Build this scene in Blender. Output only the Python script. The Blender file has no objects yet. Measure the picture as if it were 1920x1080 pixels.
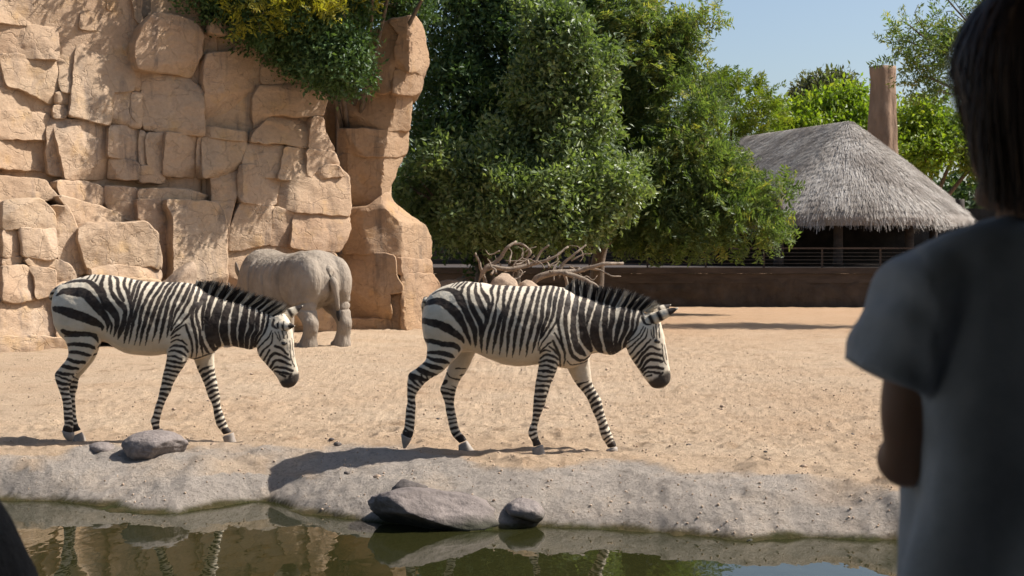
import bpy, bmesh, math, random
import numpy as np
from mathutils import Vector, Matrix, Quaternion
from mathutils.geometry import delaunay_2d_cdt

# ------------------------------------------------------------------ camera, sky, sun, exposure
S = bpy.context.scene
COL = S.collection
F = 1920 * 50 / 36.0            # focal length in photo pixels (50 mm on a 36 mm sensor)
HC = 1.575                      # camera height above the sand
HV = 475.0                      # photo row of the horizon
cam_d = bpy.data.cameras.new('camera'); cam = bpy.data.objects.new('camera', cam_d); COL.objects.link(cam)
cam.location = (0, 0, HC); cam.rotation_euler = (math.radians(90), 0, 0)
cam_d.lens = 50; cam_d.sensor_width = 36; cam_d.shift_y = -(540 - HV) / 1920
cam_d.clip_start = 0.05; cam_d.clip_end = 3000
cam_d.dof.use_dof = True; cam_d.dof.focus_distance = 11.6; cam_d.dof.aperture_fstop = 9.0
S.camera = cam
SUN_TO = Vector((1.0, 0.14, 1.12)).normalized()
world = bpy.data.worlds.new('World'); S.world = world; world.use_nodes = True
wn = world.node_tree.nodes; wl = world.node_tree.links
bg = wn['Background']; sky = wn.new('ShaderNodeTexSky'); sky.sky_type = 'NISHITA'; sky.sun_disc = False
sky.sun_elevation = math.asin(SUN_TO.z); sky.sun_rotation = math.atan2(SUN_TO.x, SUN_TO.y)
sky.air_density = 1.0; sky.dust_density = 2.0; sky.ozone_density = 1.2
wl.new(sky.outputs[0], bg.inputs[0]); bg.inputs[1].default_value = 0.085
sun_d = bpy.data.lights.new('sun', 'SUN'); sun = bpy.data.objects.new('sun', sun_d); COL.objects.link(sun)
sun_d.energy = 5.0; sun_d.angle = math.radians(0.53); sun_d.color = (1.0, 0.955, 0.89)
sun.rotation_euler = (-SUN_TO).to_track_quat('-Z', 'Y').to_euler(); sun.location = (30, 6, 30)
S.view_settings.view_transform = 'Standard'; S.view_settings.look = 'None'
S.view_settings.exposure = 0.75; S.view_settings.gamma = 1.0; S.view_settings.use_curve_mapping = False
S.render.engine = 'CYCLES'

# ------------------------------------------------------------------ helpers
rng = np.random.default_rng(7); random.seed(7)
def W(u, v, d):
    """photo pixel + distance -> world point"""
    return ((u - 960) / F * d, d, HC - (v - HV) / F * d)
def Wn(u, v, d):
    u = np.asarray(u, float); v = np.asarray(v, float); d = np.asarray(d, float) + 0 * u
    return np.stack([(u - 960) / F * d, d, HC - (v - HV) / F * d], -1)
def _h(ix, iy, iz, seed):
    n = (ix.astype(np.int64) * 374761393 + iy.astype(np.int64) * 668265263 + iz.astype(np.int64) * 2147483647 + seed * 974634541) & 0xffffffff
    n = ((n ^ (n >> 13)) * 1274126177) & 0xffffffff
    n = (n ^ (n >> 16)) * 2246822519 & 0xffffffff
    return ((n >> 8) & 0xffff) / 32767.5 - 1.0
def vnoise(p, seed=0):
    p = np.asarray(p, float); i = np.floor(p); f = p - i; f = f * f * f * (f * (f * 6 - 15) + 10)
    r = 0
    for dx in (0, 1):
        wx = f[..., 0] if dx else 1 - f[..., 0]
        for dy in (0, 1):
            wy = f[..., 1] if dy else 1 - f[..., 1]
            for dz in (0, 1):
                wz = f[..., 2] if dz else 1 - f[..., 2]
                r = r + wx * wy * wz * _h(i[..., 0] + dx, i[..., 1] + dy, i[..., 2] + dz, seed)
    return r
def fbm(p, oct=4, seed=0, gain=0.5):
    p = np.asarray(p, float); a = 1.0; r = 0; t = 0
    for o in range(oct):
        r = r + a * vnoise(p * 2.0 ** o + 17.3 * o, seed + o); t += a; a *= gain
    return r / t
def sstep(a, b, x):
    t = np.clip((x - a) / (b - a), 0, 1); return t * t * (3 - 2 * t)
def mesh_np(name, V, faces, mats, smooth=True):
    me = bpy.data.meshes.new(name)
    V = np.asarray(V, np.float32)
    if isinstance(faces, np.ndarray):
        k = faces.shape[1]; n = len(faces)
        me.vertices.add(len(V)); me.vertices.foreach_set('co', V.ravel())
        me.loops.add(n * k); me.loops.foreach_set('vertex_index', faces.astype(np.int32).ravel())
        me.polygons.add(n); me.polygons.foreach_set('loop_start', np.arange(0, n * k, k, dtype=np.int32))
        me.update(calc_edges=True)
    else:
        me.from_pydata([tuple(map(float, q)) for q in V], [], [tuple(int(i) for i in f) for f in faces]); me.update()
    if smooth: me.polygons.foreach_set('use_smooth', np.ones(len(me.polygons), bool))
    else: me.polygons.foreach_set('use_smooth', np.zeros(len(me.polygons), bool))
    for m in (mats if isinstance(mats, (list, tuple)) else [mats]): me.materials.append(m)
    return me
def obj(name, me, parent=None, kind=None, label=None, cat=None, group=None, loc=None):
    o = bpy.data.objects.new(name, me); COL.objects.link(o)
    if parent is not None: o.parent = parent
    if loc is not None: o.location = loc
    if kind: o['kind'] = kind
    if label: o['label'] = label
    if cat: o['category'] = cat
    if group: o['group'] = group
    return o
def empty(name, loc, label, cat, group=None):
    return obj(name, None, None, None, label, cat, group, loc)
def rel(V, o):
    return np.asarray(V, float) - np.array(o.location)
def attr(me, name, vals, domain='POINT'):
    a = me.attributes.new(name, 'FLOAT', domain); a.data.foreach_set('value', np.asarray(vals, np.float32))
def loft_geo(secs, n=20, sub=4, e=2.0, cap=True):
    """secs: (centre, axis1, axis2) triples -> closed tube; Catmull-Rom between sections"""
    A = np.array([np.concatenate([np.asarray(c, float), np.asarray(a, float), np.asarray(b, float)]) for c, a, b in secs])
    P = np.vstack([2 * A[0] - A[1], A, 2 * A[-1] - A[-2]]); R = []
    for i in range(1, len(P) - 2):
        for k in range(sub):
            t = k / sub
            R.append(0.5 * ((2 * P[i]) + (-P[i - 1] + P[i + 1]) * t + (2 * P[i - 1] - 5 * P[i] + 4 * P[i + 1] - P[i + 2]) * t * t + (-P[i - 1] + 3 * P[i] - 3 * P[i + 1] + P[i + 2]) * t ** 3))
    R.append(A[-1]); R = np.array(R)
    th = np.linspace(0, 2 * math.pi, n, endpoint=False)
    c = np.sign(np.cos(th)) * np.abs(np.cos(th)) ** (2 / e); s = np.sign(np.sin(th)) * np.abs(np.sin(th)) ** (2 / e)
    V = R[:, None, 0:3] + c[None, :, None] * R[:, None, 3:6] + s[None, :, None] * R[:, None, 6:9]
    m = len(R); V = V.reshape(-1, 3); fs = []
    for i in range(m - 1):
        for j in range(n):
            k = (j + 1) % n; fs.append((i * n + j, i * n + k, (i + 1) * n + k, (i + 1) * n + j))
    if cap:
        c0 = len(V); V = np.vstack([V, R[0, 0:3], R[-1, 0:3]])
        for j in range(n):
            k = (j + 1) % n; fs.append((c0, k, j)); fs.append((c0 + 1, (m - 1) * n + j, (m - 1) * n + k))
    return V, fs
def tube_geo(pts, rad, n=8, sub=3):
    """round tube through points with radii"""
    pts = np.asarray(pts, float); secs = []
    for i in range(len(pts)):
        t = pts[min(i + 1, len(pts) - 1)] - pts[max(i - 1, 0)]; t = t / (np.linalg.norm(t) + 1e-9)
        ref = np.array([0, 0, 1.0]) if abs(t[2]) < 0.9 else np.array([1.0, 0, 0])
        a = np.cross(t, ref); a /= np.linalg.norm(a); b = np.cross(t, a)
        secs.append((pts[i], a * rad[i], b * rad[i]))
    return loft_geo(secs, n, sub)
def join_geo(parts):
    V = []; fs = []; o = 0
    for v, f in parts:
        V.append(np.asarray(v, float)); fs += [tuple(i + o for i in q) for q in f]; o += len(v)
    return np.vstack(V), fs
def box_geo(x0, x1, y0, y1, z0, z1):
    V = [(x, y, z) for z in (z0, z1) for y in (y0, y1) for x in (x0, x1)]
    return np.array(V, float), [(0, 2, 3, 1), (4, 5, 7, 6), (0, 1, 5, 4), (2, 6, 7, 3), (0, 4, 6, 2), (1, 3, 7, 5)]
def voxel(V, fs, size, smooth_it=6, fac=0.5):
    """union of closed pieces as ONE continuous surface"""
    me = bpy.data.meshes.new('tmp'); me.from_pydata([tuple(map(float, q)) for q in V], [], fs); me.update()
    o = bpy.data.objects.new('tmp', me); COL.objects.link(o)
    m = o.modifiers.new('r', 'REMESH'); m.mode = 'VOXEL'; m.voxel_size = size; m.use_smooth_shade = True
    if smooth_it:
        s = o.modifiers.new('s', 'SMOOTH'); s.factor = fac; s.iterations = smooth_it
    dg = bpy.context.evaluated_depsgraph_get()
    r = bpy.data.meshes.new_from_object(o.evaluated_get(dg))
    bpy.data.objects.remove(o); bpy.data.meshes.remove(me)
    r.polygons.foreach_set('use_smooth', np.ones(len(r.polygons), bool))
    return r
def get_co(me):
    a = np.empty(len(me.vertices) * 3, np.float32); me.vertices.foreach_get('co', a); return a.reshape(-1, 3).astype(float)
def set_co(me, V):
    me.vertices.foreach_set('co', np.asarray(V, np.float32).ravel()); me.update()
def get_no(me):
    a = np.empty(len(me.vertices) * 3, np.float32); me.vertices.foreach_get('normal', a); return a.reshape(-1, 3).astype(float)

# ------------------------------------------------------------------ materials
class NT:
    def __init__(s, name):
        s.m = bpy.data.materials.new(name); s.m.use_nodes = True; s.t = s.m.node_tree; s.n = s.t.nodes
        s.b = s.n['Principled BSDF']; s.out = s.n['Material Output']
        s.b.inputs['Roughness'].default_value = 0.9; s.b.inputs['Specular IOR Level'].default_value = 0.25
    def new(s, t, **kw):
        x = s.n.new(t)
        for k, v in kw.items(): setattr(x, k, v)
        return x
    def link(s, a, b): s.t.links.new(a, b)
    def noise(s, scale, detail=4, rough=0.55, vec=None, stretch=None):
        x = s.new('ShaderNodeTexNoise'); x.inputs['Scale'].default_value = scale; x.inputs['Detail'].default_value = detail; x.inputs['Roughness'].default_value = rough
        tc = s.new('ShaderNodeTexCoord') if vec is None else None
        src = tc.outputs['Object'] if tc else vec
        if stretch:
            mp = s.new('ShaderNodeMapping'); mp.inputs['Scale'].default_value = stretch; s.link(src, mp.inputs[0]); src = mp.outputs[0]
        s.link(src, x.inputs['Vector']); return x.outputs['Fac']
    def ramp(s, fac, stops):
        r = s.new('ShaderNodeValToRGB'); el = r.color_ramp.elements
        while len(el) < len(stops): el.new(0.5)
        for e, (p, c) in zip(el, stops):
            e.position = p; e.color = tuple(c) + (1,) if len(c) == 3 else c
        s.link(fac, r.inputs[0]); return r.outputs[0]
    def mix(s, fac, a, b, mode='MIX'):
        x = s.new('ShaderNodeMix', data_type='RGBA', blend_type=mode)
        for sock, val in ((x.inputs[0], fac), (x.inputs[6], a), (x.inputs[7], b)):
            if hasattr(val, 'node'): s.link(val, sock)
            elif isinstance(val, (int, float)): sock.default_value = val
            else: sock.default_value = tuple(val) + (1,)
        return x.outputs[2]
    def math(s, op, a, b=None):
        x = s.new('ShaderNodeMath', operation=op)
        for i, val in enumerate((a, b)):
            if val is None: continue
            if hasattr(val, 'node'): s.link(val, x.inputs[i])
            else: x.inputs[i].default_value = val
        return x.outputs[0]
    def attr(s, name):
        x = s.new('ShaderNodeAttribute'); x.attribute_name = name; return x.outputs['Fac']
    def bump(s, h, strength=0.5, dist=0.02, prev=None):
        x = s.new('ShaderNodeBump'); x.inputs['Strength'].default_value = strength; x.inputs['Distance'].default_value = dist
        s.link(h, x.inputs['Height'])
        if prev is not None: s.link(prev, x.inputs['Normal'])
        s.link(x.outputs[0], s.b.inputs['Normal']); return x.outputs[0]
    def color(s, c):
        if hasattr(c, 'node'): s.link(c, s.b.inputs['Base Color'])
        else: s.b.inputs['Base Color'].default_value = tuple(c) + (1,)
def simple(name, col, rough=0.8, var=0.25, scale=8, bump=0.3, dist=0.01, stretch=None, spec=0.25):
    t = NT(name); f = t.noise(scale, 5, 0.6, stretch=stretch)
    t.color(t.ramp(f, [(0.3, tuple(c * (1 - var) for c in col)), (0.7, tuple(min(1, c * (1 + var)) for c in col))]))
    t.b.inputs['Roughness'].default_value = rough; t.b.inputs['Specular IOR Level'].default_value = spec
    if bump: t.bump(t.noise(scale * 4, 5, 0.6, stretch=stretch), bump, dist)
    return t.m
def mat_cliff(name='cliff_rock', tint=(1, 1, 1)):
    t = NT(name)
    big = t.noise(0.55, 4, 0.6); mid = t.noise(2.2, 5, 0.6); fine = t.noise(14, 6, 0.7)
    streak = t.noise(1.0, 5, 0.6, stretch=(3.2, 3.2, 0.35))
    ri = t.new('ShaderNodeObjectInfo').outputs['Random']
    c = t.ramp(big, [(0.25, (0.39, 0.26, 0.168)), (0.5, (0.46, 0.328, 0.222)), (0.75, (0.51, 0.385, 0.275))])
    c = t.mix(t.math('MULTIPLY', ri, 0.55), c, (0.43, 0.32, 0.215))
    och = t.ramp(mid, [(0.55, (0, 0, 0)), (0.72, (1, 1, 1))]); c = t.mix(t.math('MULTIPLY', och, 0.55), c, (0.52, 0.335, 0.15))
    gr = t.ramp(streak, [(0.56, (0, 0, 0)), (0.72, (1, 1, 1))]); c = t.mix(t.math('MULTIPLY', gr, 0.75), c, (0.19, 0.15, 0.12))
    pale = t.ramp(t.noise(1.3, 4, 0.6, stretch=(2, 2, 0.7)), [(0.58, (0, 0, 0)), (0.75, (1, 1, 1))]); c = t.mix(t.math('MULTIPLY', pale, 0.45), c, (0.56, 0.44, 0.33))
    c = t.mix(0.5, c, t.ramp(fine, [(0.3, (0.6, 0.6, 0.6)), (0.62, (1, 1, 1))]), 'MULTIPLY')
    zone = t.ramp(t.noise(0.22, 3, 0.5), [(0.35, (0.86, 0.80, 0.76)), (0.5, (1, 1, 1)), (0.65, (1.0, 0.90, 0.74))]); c = t.mix(1.0, c, zone, 'MULTIPLY')
    dk = t.ramp(t.noise(0.8, 6, 0.7, stretch=(4.5, 4.5, 0.5)), [(0.60, (0, 0, 0)), (0.70, (1, 1, 1))]); c = t.mix(t.math('MULTIPLY', dk, 0.6), c, (0.12, 0.095, 0.08))
    c = t.mix(1.0, c, tint, 'MULTIPLY')
    t.color(c); t.b.inputs['Roughness'].default_value = 0.92
    b = t.bump(t.noise(6, 8, 0.68, stretch=(1, 1, 1.8)), 0.65, 0.05)
    vo = t.new('ShaderNodeTexVoronoi', feature='DISTANCE_TO_EDGE'); vo.inputs['Scale'].default_value = 1.5
    tc = t.new('ShaderNodeTexCoord'); mp = t.new('ShaderNodeMapping'); mp.inputs['Scale'].default_value = (1, 1, 1.5)
    nz = t.new('ShaderNodeTexNoise'); nz.inputs['Scale'].default_value = 2.5; nz.inputs['Detail'].default_value = 5
    t.link(tc.outputs['Object'], nz.inputs['Vector']); vm = t.new('ShaderNodeVectorMath', operation='MULTIPLY_ADD')
    t.link(nz.outputs['Color'], vm.inputs[0]); vm.inputs[1].default_value = (0.7, 0.7, 0.7); t.link(tc.outputs['Object'], vm.inputs[2])
    t.link(vm.outputs[0], mp.inputs[0]); t.link(mp.outputs[0], vo.inputs['Vector'])
    cr = t.ramp(vo.outputs['Distance'], [(0.0, (0, 0, 0)), (0.022, (1, 1, 1))])
    b = t.bump(cr, 0.6, 0.025, b)
    t.bump(t.noise(38, 4, 0.7, stretch=(1, 1, 2.2)), 0.5, 0.02, b)
    return t.m
def mat_ground():
    t = NT('sand_and_concrete_bank'); bank = t.attr('bank'); wet = t.attr('wet')
    n1 = t.noise(0.5, 4, 0.6); n2 = t.noise(6, 6, 0.7); n3 = t.noise(60, 4, 0.7)
    sand = t.ramp(n1, [(0.3, (0.65, 0.455, 0.295)), (0.7, (0.71, 0.535, 0.37))])
    clod = t.ramp(t.noise(3.5, 7, 0.75, stretch=(1, 1.0, 1)), [(0.36, (0.68, 0.62, 0.57)), (0.46, (1, 1, 1))])
    sand = t.mix(0.75, sand, clod, 'MULTIPLY')
    sand = t.mix(0.4, sand, t.ramp(n3, [(0.35, (0.62, 0.60, 0.58)), (0.6, (1, 1, 1))]), 'MULTIPLY')
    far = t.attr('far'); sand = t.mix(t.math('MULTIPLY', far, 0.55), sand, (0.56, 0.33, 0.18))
    con = t.ramp(t.noise(1.6, 5, 0.65), [(0.3, (0.50, 0.425, 0.36)), (0.5, (0.63, 0.54, 0.455)), (0.72, (0.69, 0.55, 0.42))])
    con = t.mix(0.6, con, t.ramp(t.noise(28, 5, 0.75), [(0.36, (0.46, 0.44, 0.42)), (0.48, (1, 1, 1))]), 'MULTIPLY')
    c = t.mix(bank, sand, con)
    alg = t.ramp(t.noise(3, 4, 0.6), [(0.4, (0.13, 0.10, 0.045)), (0.66, (0.05, 0.06, 0.015))])
    c = t.mix(wet, c, alg); t.color(c)
    h1 = t.noise(7, 8, 0.78, stretch=(1, 1.7, 1)); b = t.bump(h1, 1.0, 0.10)
    h2 = t.noise(34, 6, 0.82); t.bump(h2, 1.0, 0.045, b)
    x = t.new('ShaderNodeBump'); x.inputs['Distance'].default_value = 0.035; t.link(bank, x.inputs['Strength']); t.link(t.noise(17, 7, 0.8), x.inputs['Height']); t.link(t.b.inputs['Normal'].links[0].from_socket, x.inputs['Normal']); t.link(x.outputs[0], t.b.inputs['Normal'])
    t.b.inputs['Roughness'].default_value = 0.95; t.b.inputs['Specular IOR Level'].default_value = 0.12
    return t.m
def mat_boulder(name, c0, c1):
    t = NT(name); n = t.noise(3, 6, 0.65)
    c = t.ramp(n, [(0.3, c0), (0.7, c1)]); c = t.mix(0.5, c, t.ramp(t.noise(30, 5, 0.7), [(0.35, (0.4, 0.4, 0.4)), (0.6, (1, 1, 1))]), 'MULTIPLY')
    wt = t.attr('wet'); c = t.mix(t.math('MULTIPLY', wt, 0.85), c, (0.03, 0.032, 0.016)); t.color(c)
    b = t.bump(t.noise(7, 8, 0.7), 0.6, 0.05); t.bump(t.noise(40, 5, 0.7), 0.6, 0.015, b)
    return t.m
def mat_water():
    t = NT('pond_water'); t.color((0.019, 0.019, 0.006)); t.b.inputs['Roughness'].default_value = 0.015
    t.b.inputs['IOR'].default_value = 1.36; t.b.inputs['Specular IOR Level'].default_value = 0.62
    n = t.noise(2.2, 3, 0.5, stretch=(1, 0.45, 1)); b = t.bump(n, 0.045, 0.10); t.bump(t.noise(9, 2, 0.5, stretch=(1, 0.5, 1)), 0.03, 0.03, b)
    return t.m
def mat_leaf(name, c0, c1, c2=None, rough=0.5, trans=0.35, spec=0.4):
    t = NT(name); v = t.attr('var')
    stops = [(0.0, c0), (0.6, c1)] + ([(1.0, c2)] if c2 else [])
    c = t.ramp(v, stops); t.color(c); t.b.inputs['Roughness'].default_value = rough; t.b.inputs['Specular IOR Level'].default_value = spec
    tr = t.new('ShaderNodeBsdfTranslucent'); t.link(t.mix(1.0, c, (1.5, 1.6, 0.6), 'MULTIPLY'), tr.inputs[0])
    mx = t.new('ShaderNodeMixShader'); mx.inputs[0].default_value = trans
    t.link(t.b.outputs[0], mx.inputs[1]); t.link(tr.outputs[0], mx.inputs[2]); t.link(mx.outputs[0], t.out.inputs[0])
    return t.m
def mat_coat():
    t = NT('zebra_coat'); k = t.attr('stripe'); d = t.attr('dust_bounce')
    wh = t.ramp(t.noise(9, 5, 0.6), [(0.3, (0.49, 0.415, 0.31)), (0.7, (0.63, 0.555, 0.44))])
    wh = t.mix(d, wh, (0.50, 0.385, 0.26))
    bl = t.ramp(t.noise(14, 4, 0.6), [(0.3, (0.013, 0.010, 0.009)), (0.75, (0.042, 0.028, 0.021))])
    t.color(t.mix(k, wh, bl)); t.b.inputs['Roughness'].default_value = 0.6; t.b.inputs['Specular IOR Level'].default_value = 0.16
    t.b.inputs['Sheen Weight'].default_value = 0.03
    b = t.bump(t.noise(6, 5, 0.6), 0.45, 0.04); t.bump(t.noise(90, 3, 0.7, stretch=(0.4, 1, 1)), 0.4, 0.006, b)
    return t.m
def mat_mane():
    t = NT('zebra_mane'); k = t.attr('stripe'); t.color(t.mix(k, (0.50, 0.44, 0.35), (0.018, 0.013, 0.011)))
    t.b.inputs['Roughness'].default_value = 0.6; return t.m
def mat_rhino():
    t = NT('rhino_hide'); n = t.noise(2.5, 6, 0.65)
    c = t.ramp(n, [(0.3, (0.185, 0.148, 0.112)), (0.55, (0.27, 0.222, 0.172)), (0.8, (0.36, 0.30, 0.24))]); t.color(c)
    b = t.bump(t.noise(5, 5, 0.6, stretch=(2.2, 2.2, 0.6)), 0.8, 0.06)
    vo = t.new('ShaderNodeTexVoronoi', feature='DISTANCE_TO_EDGE'); vo.inputs['Scale'].default_value = 38
    tc = t.new('ShaderNodeTexCoord'); t.link(tc.outputs['Object'], vo.inputs['Vector']); b = t.bump(vo.outputs['Distance'], 0.3, 0.02, b)
    t.bump(t.noise(60, 4, 0.7), 0.3, 0.01, b); t.b.inputs['Roughness'].default_value = 0.8
    return t.m
M = dict(cliff=mat_cliff(), pillar=mat_cliff('pillar_rock', (0.82, 0.76, 0.70)), ground=mat_ground(), water=mat_water(), coat=mat_coat(), mane=mat_mane(), rhino=mat_rhino(),
    boulder=mat_boulder('grey_boulder', (0.17, 0.14, 0.125), (0.29, 0.245, 0.22)),
    dark_boulder=mat_boulder('dark_boulder', (0.07, 0.06, 0.055), (0.15, 0.125, 0.11)),
    black_boulder=mat_boulder('black_boulder', (0.012, 0.011, 0.010), (0.03, 0.027, 0.024)),
    dark_boulder2=mat_boulder('lilac_boulder', (0.12, 0.098, 0.088), (0.27, 0.225, 0.20)),
    tan_rock=mat_boulder('tan_rock', (0.30, 0.215, 0.15), (0.46, 0.34, 0.24)),
    sandgrit=simple('sand_grit', (0.42, 0.31, 0.22), 0.95, 0.4, 3, 0),
    hoof=simple('hoof_horn', (0.25, 0.215, 0.18), 0.55, 0.35, 12, 0.2),
    darkskin=simple('dark_skin', (0.02, 0.017, 0.016), 0.45, 0.2, 20, 0.1),
    eye=simple('eye', (0.012, 0.008, 0.006), 0.08, 0.1, 5, 0, spec=0.6),
    bark=simple('bark', (0.13, 0.10, 0.075), 0.9, 0.4, 6, 0.9, 0.03, (1, 1, 0.3)),
    deadwood=simple('dead_wood', (0.235, 0.185, 0.14), 0.9, 0.4, 9, 0.8, 0.02),
    timber=simple('dark_timber', (0.055, 0.042, 0.034), 0.8, 0.4, 5, 0.5, 0.01, (0.25, 1, 1)),
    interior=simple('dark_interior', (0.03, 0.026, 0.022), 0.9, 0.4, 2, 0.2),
    metal=simple('rail_metal', (0.05, 0.045, 0.042), 0.5, 0.2, 9, 0.1),
    plaster=simple('retaining_plaster', (0.055, 0.042, 0.033), 0.95, 0.35, 1.5, 0.9, 0.04),
    mud=simple('termite_mud', (0.215, 0.145, 0.098), 0.95, 0.35, 1.6, 0.9, 0.06, (1, 1, 0.4)),
    shade_blocker=simple('shade_blocker_timber', (0.035, 0.03, 0.026), 0.85, 0.3, 4, 0.3),
    platform=simple('platform_concrete', (0.22, 0.21, 0.20), 0.9, 0.3, 3, 0.5))
# ------------------------------------------------------------------ ground, bank, water
WL = -0.30
_sh = np.array([(-300, 935), (0, 935), (100, 940), (250, 957), (330, 964), (400, 950), (500, 941), (560, 955), (640, 972), (720, 985), (850, 992), (930, 995), (1020, 986), (1150, 990), (1300, 1004), (1400, 1014), (1500, 1010), (1670, 1012), (2100, 1030)], float)
_cr = np.array([(-300, 850), (0, 852), (100, 849), (200, 838), (330, 838), (440, 835), (520, 842), (620, 838), (760, 850), (880, 868), (980, 884), (1060, 880), (1150, 874), (1250, 884), (1350, 880), (1430, 893), (1530, 889), (1620, 902), (1700, 922), (2100, 950)], float)
def _xy(t, z):
    d = F * (HC - z) / (t[:, 1] - HV); return (t[:, 0] - 960) / F * d, d
_sx, _sd = _xy(_sh, WL); _cx, _cd = _xy(_cr, -0.015)
def shore_y(x): return np.interp(x, _sx, _sd)
def crest_y(x): return np.maximum(np.interp(x, _cx, _cd), shore_y(x) + 0.35)
_rd = np.random.default_rng(77); DENTS = [(_rd.uniform(-.38, .3) * q, q, 0, _rd.uniform(.012, .03)) for q in 10.2 + _rd.random(420) ** 1.4 * 9]
HOOVES = []          # (x, y, z) that the sand must meet
def ground_z(x, y, fine=True):
    s = shore_y(x); c = crest_y(x); w = c - s
    t = (y - s) / w
    prof = WL * np.clip(1 - t, 0, 1) ** 2.5
    under = WL - 0.22 * np.clip((s - y), 0, 3.2)
    z = np.where(t < 0, under, np.where(t > 1, 0, prof))
    bankness = sstep(-0.6, 0.1, t) * (1 - sstep(0.8, 1.25, t))
    near = sstep(2.4, 1.6, y); z = z * (1 - near) + 0.35 * near
    side = sstep(13, 17, np.abs(x)); z = z * (1 - side * (t < 1)) + 0
    P = np.stack([x, y, 0 * x], -1)
    z = z + bankness * (0.055 * fbm(P * np.array([2.6, 3.2, 1]), 3, 3) + 0.032 * fbm(P * np.array([11, 11, 1]), 4, 5, 0.75))
    sandy = sstep(0.9, 1.3, t)
    amp = 1.0 / (1 + np.clip(y - 14, 0, 60) * 0.03)
    lump = fbm(P * np.array([3.2, 5.0, 1]), 5, 11, 0.66)
    z = z + sandy * amp * (0.042 * lump + 0.020 * np.abs(vnoise(P * np.array([7, 11, 1]), 31)) + 0.016 * np.abs(vnoise(P * np.array([15, 20, 1]), 32)))
    z = z + sandy * 0.05 * fbm(P * 0.25, 2, 9)
    for hx, hy, ha, hd in DENTS:
        m = (np.abs(x - hx) < .2) & (np.abs(y - hy) < .2)
        if m.any():
            r2 = np.hypot(x[m] - hx, (y[m] - hy)); z[m] += sandy[m] * hd * (-np.exp(-(r2 / .055) ** 2) + .55 * np.exp(-((r2 - .085) / .035) ** 2))
    for hx, hy, hz in HOOVES:
        k = np.exp(-(((x - hx) / 0.24) ** 2 + ((y - hy) / 0.20) ** 2)); z = z * (1 - k) + hz * k
    return z, t, bankness
def build_ground():
    xs = np.concatenate([-np.geomspace(14, 420, 26)[::-1], np.arange(-13.9, -4.7, 0.14), np.arange(-4.7, 4.0, 0.027), np.arange(4.0, 14.0, 0.14), np.geomspace(14, 420, 26)])
    ys = np.concatenate([np.linspace(-40, 8.2, 40), np.arange(8.3, 12.4, 0.023), 12.4 + np.cumsum(np.linspace(0.03, 0.22, 140)), np.geomspace(31, 900, 60)])
    ys = np.unique(np.round(ys, 4)); X, Y = np.meshgrid(xs, ys); x = X.ravel(); y = Y.ravel()
    z, t, b = ground_z(x, y); V = np.stack([x, y, z], -1)
    nx, ny = len(xs), len(ys); i = np.arange(nx - 1)[None, :] + nx * np.arange(ny - 1)[:, None]; i = i.ravel()
    Fq = np.stack([i, i + 1, i + 1 + nx, i + nx], -1)
    me = mesh_np('ground', V, Fq, M['ground'])
    P = V * np.array([1, 1, 0]); en = 0.25 * fbm(P * 3.0, 4, 21)
    bank = (1 - sstep(0.85, 1.1, t + en)) * 1.0
    sandpatch = sstep(0.05, 0.4, fbm(P * 1.3, 3, 44) + 0.25 * (t - 0.6)) * (t > 0.3)
    attr(me, 'bank', np.clip(bank - 0.8 * sandpatch, 0, 1))
    attr(me, 'wet', 1 - sstep(WL + 0.01, WL + 0.045, z + 0.02 * fbm(P * 5, 3, 8)))
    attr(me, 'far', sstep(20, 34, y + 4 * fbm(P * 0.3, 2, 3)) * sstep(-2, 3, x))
    o = obj('ground', me, kind='structure'); return o
# hooves of the two zebras: (photo u, v of the sole, distance)
for u, v, d in ((756, 841, 11.07), (876, 846, 11.33), (1012, 854, 11.07), (1150, 858, 11.33), (131, 827, 11.86), (150, 827, 12.12), (297, 819, 11.86), (432, 830, 12.12)):
    HOOVES.append(W(u, v, d))
HOOVES[0] = (HOOVES[0][0], HOOVES[0][1], HOOVES[0][2] - 0.015)
build_ground()
wv = np.array([(-60, 1.0, WL), (60, 1.0, WL), (60, 11.9, WL), (-60, 11.9, WL)])
obj('pond_water', mesh_np('pond_water', wv, [(0, 1, 2, 3)], M['water']), kind='structure')

# ------------------------------------------------------------------ boulders and stones
def ico(sub):
    bm = bmesh.new(); bmesh.ops.create_icosphere(bm, subdivisions=sub, radius=1.0)
    V = np.array([v.co[:] for v in bm.verts]); f = np.array([[v.index for v in q.verts] for q in bm.faces]); bm.free(); return V, f
_ico = {k: ico(k) for k in (1, 2, 3, 4, 5)}
def boulder_geo(rad, seed, sub=4, rough=0.16, cuts=7, flat=0.0):
    V, f = _ico[sub]; V = V.copy(); r = np.random.default_rng(seed)
    for _ in range(cuts):
        n = r.normal(size=3); n /= np.linalg.norm(n); h = r.uniform(0.62, 0.9); d = V @ n
        V = V - np.outer(np.clip(d - h, 0, 9) * 0.85, n)
    nn = V / np.linalg.norm(V, axis=1)[:, None]
    V = V + nn * (rough * fbm(V * 1.6 + seed, 4, seed) + 0.35 * rough * fbm(V * 6 + seed, 3, seed + 3))[:, None]
    V = V * np.array(rad)
    return V, f
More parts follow.
